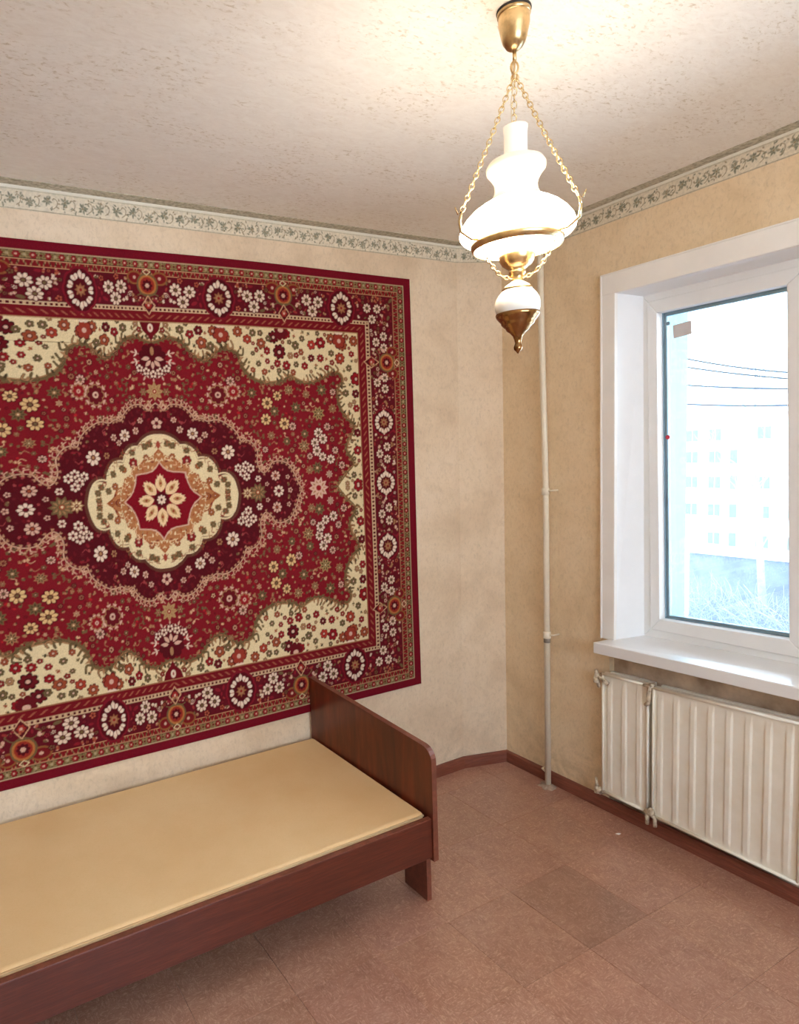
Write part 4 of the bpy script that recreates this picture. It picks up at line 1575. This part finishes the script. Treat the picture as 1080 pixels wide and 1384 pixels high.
st(MB().box(TH + .6, 15.0, -40, 60, -3.6, -3.25).build('ground', M_SNOW), 'snow covered yard')
st(MB().box(15.6, 120, -80, 120, -9.4, -9.0).build('ground_lower', M_SNOW), 'lower snow covered ground behind the yard wall')
yw = empty('yard_wall', (15.2, 0, -3.25), 'long blue-grey wall standing across the snowy yard', 'wall')
MB().prism([(15.0, 7.97, -9.0), (15.0, -12, -9.0), (15.5, -12, -9.0), (15.5, 7.97, -9.0)],
           [(15.0, 7.97, -1.42), (15.0, -12, -1.36), (15.5, -12, -1.36), (15.5, 7.97, -1.42)]).build('wall_body', M_WALLB, yw)
MB().prism([(14.9, 8.05, -1.43), (14.9, -12, -1.37), (15.6, -12, -1.37), (15.6, 8.05, -1.43)],
           [(14.9, 8.05, -1.36), (14.9, -12, -1.30), (15.6, -12, -1.30), (15.6, 8.05, -1.36)]).build('coping', M_ROOF, yw)

bd = empty('apartment_building', (50, 20, -9), 'pale overexposed apartment block with rows of windows beyond the yard wall', 'building')
bwall = MB().prism([(50, 34, -9), (50, -10, -9), (62, -10, -9), (62, 34, -9)],
                   [(50, 34, 3.0), (50, -10, 3.0), (62, -10, 3.0), (62, 34, 3.0)]).build('facade', M_BLD, bd)
MB().prism([(49.6, 34.4, 2.95), (49.6, -10.4, 2.95), (62.4, -10.4, 2.95), (62.4, 34.4, 2.95)],
           [(54.5, 32, 5.6), (54.5, -8, 5.6), (57.5, -8, 5.6), (57.5, 32, 5.6)]).build('roof', M_ROOF, bd)
MB().box(52, 53, 25.6, 26.8, 3.6, 5.7).build('chimney_stack', M_BFR, bd)
for r_i, z in enumerate((1.60, -0.05, -1.95, -4.05, -6.20)):
    for c_i, y in enumerate((30.6, 28.5, 26.8, 25.45, 23.45, 21.4, 19.2, 17.0, 14.8, 12.6, 10.4, 8.2, 6.0)):
        wd, hh = (.42, .85) if c_i % 4 != 3 else (.24, 1.0)
        if (r_i * 7 + c_i * 5) % 6 == 3:
            continue
        wf = MB()
        wf.box(49.9, 50.0, y - wd - .06, y + wd + .06, z - hh / 2 - .06, z + hh / 2 + .06)
        f = wf.build('window', M_BFR, bd)
        for s in (-1, 1):
            if wd < .3 and s < 0:
                continue
            a, b = (y + .05, y + wd) if s > 0 else (y - wd, y - .05)
            if wd < .3:
                a, b = y - wd, y + wd
            MB().box(49.86, 49.9, a, b, z - hh / 2, z + hh / 2).build('pane', M_BWIN, f)

# bare tree in front of the yard wall
rt = random.Random(8)
tb = Vector((14.2, 5.72, -3.25))
tree = empty('bare_tree', tb, 'slender bare pale-barked tree in front of the blue-grey yard wall', 'tree')
tm = MB()
trunk = [tb, tb + Vector((0, .12, 1.4)), tb + Vector((0, .22, 2.9)), tb + Vector((0, .28, 4.0)), tb + Vector((0, .34, 5.4)), tb + Vector((0, .36, 6.6))]
tm.tube(trunk, [.095, .08, .062, .048, .026, .010], 10)
tm.build('trunk', M_BARK, tree)
br = MB()


def branch(p, d, L, r, depth):
    q = p + d * L
    mid = p + d * L * .5 + Vector((rt.uniform(-.04, .04), rt.uniform(-.06, .06), rt.uniform(-.02, .04)))
    br.tube([p, mid, q], [r, r * .8, r * .5], 4, False)
    if depth > 0:
        for k in range(3):
            f = rt.uniform(.35, 1)
            dd = (d + Vector((rt.uniform(-.6, .6), rt.uniform(-.6, .6), rt.uniform(-.1, .6)))).normalized()
            branch(p.lerp(q, f), dd, L * rt.uniform(.4, .65), r * .55, depth - 1)


for k in range(16):
    h = rt.uniform(.30, .95)
    i = h * (len(trunk) - 1)
    p = trunk[int(i)].lerp(trunk[min(int(i) + 1, len(trunk) - 1)], i % 1)
    a = rt.uniform(0, 6.28)
    d = Vector((math.cos(a) * .7, math.sin(a), .75)).normalized()
    branch(p, d, rt.uniform(.7, 1.3) * (1.2 - h * .7), .018, 2)
tag(br.build('branches', M_TWIG, tree), kind='stuff')

# frosty thicket in front of the wall
bm_ = MB()
for k in range(340):
    p = Vector((13.35 + rt.uniform(-.3, .3), rt.uniform(4.2, 7.7), -3.25))
    pts = [p]
    d = Vector((rt.uniform(-.15, .15), rt.uniform(-.6, .6), 1)).normalized()
    for s_ in range(5):
        d = (d + Vector((rt.uniform(-.15, .15), rt.uniform(-.7, .7), rt.uniform(-.5, .3)))).normalized()
        pts.append(pts[-1] + d * rt.uniform(.2, .42))
    bm_.tube(pts, [.008, .007, .006, .005, .005, .004], 3, False)
tag(bm_.build('bush_thicket', M_TWIG), 'tangle of frosty leafless bushes in front of the blue-grey yard wall', 'bushes', None, 'stuff')

# overhead cables
for (za, zb_, yb, sg, lab) in ((3.22, 2.46, 3.43, .10, 'topmost thin overhead cable crossing the sky outside'),
                               (3.02, 2.36, 3.43, .06, 'second overhead cable from the top, outside the window'),
                               (2.62, 2.24, 3.43, .05, 'third overhead cable from the top, outside the window'),
                               (2.25, 2.00, 3.43, .06, 'lowest overhead cable, passing in front of the far roof')):
    a, b = Vector((10, 5.8, za + .03)), Vector((10, 3.0, zb_ - .02))
    d = b - a
    a2, b2 = a - d * 1.0, b + d * 2.0
    n = 40
    pts = []
    for k in range(n + 1):
        t = k / n
        p = a2.lerp(b2, t)
        f = (p.y - 5.8) / (3.0 - 5.8)
        p.z += sg * ((2 * f - 1) ** 2 - 1) * .8
        pts.append(p)
    tag(MB().tube(pts, .017, 5).build('overhead_cable', M_CABLE), lab, 'cable', 'overhead cables outside')
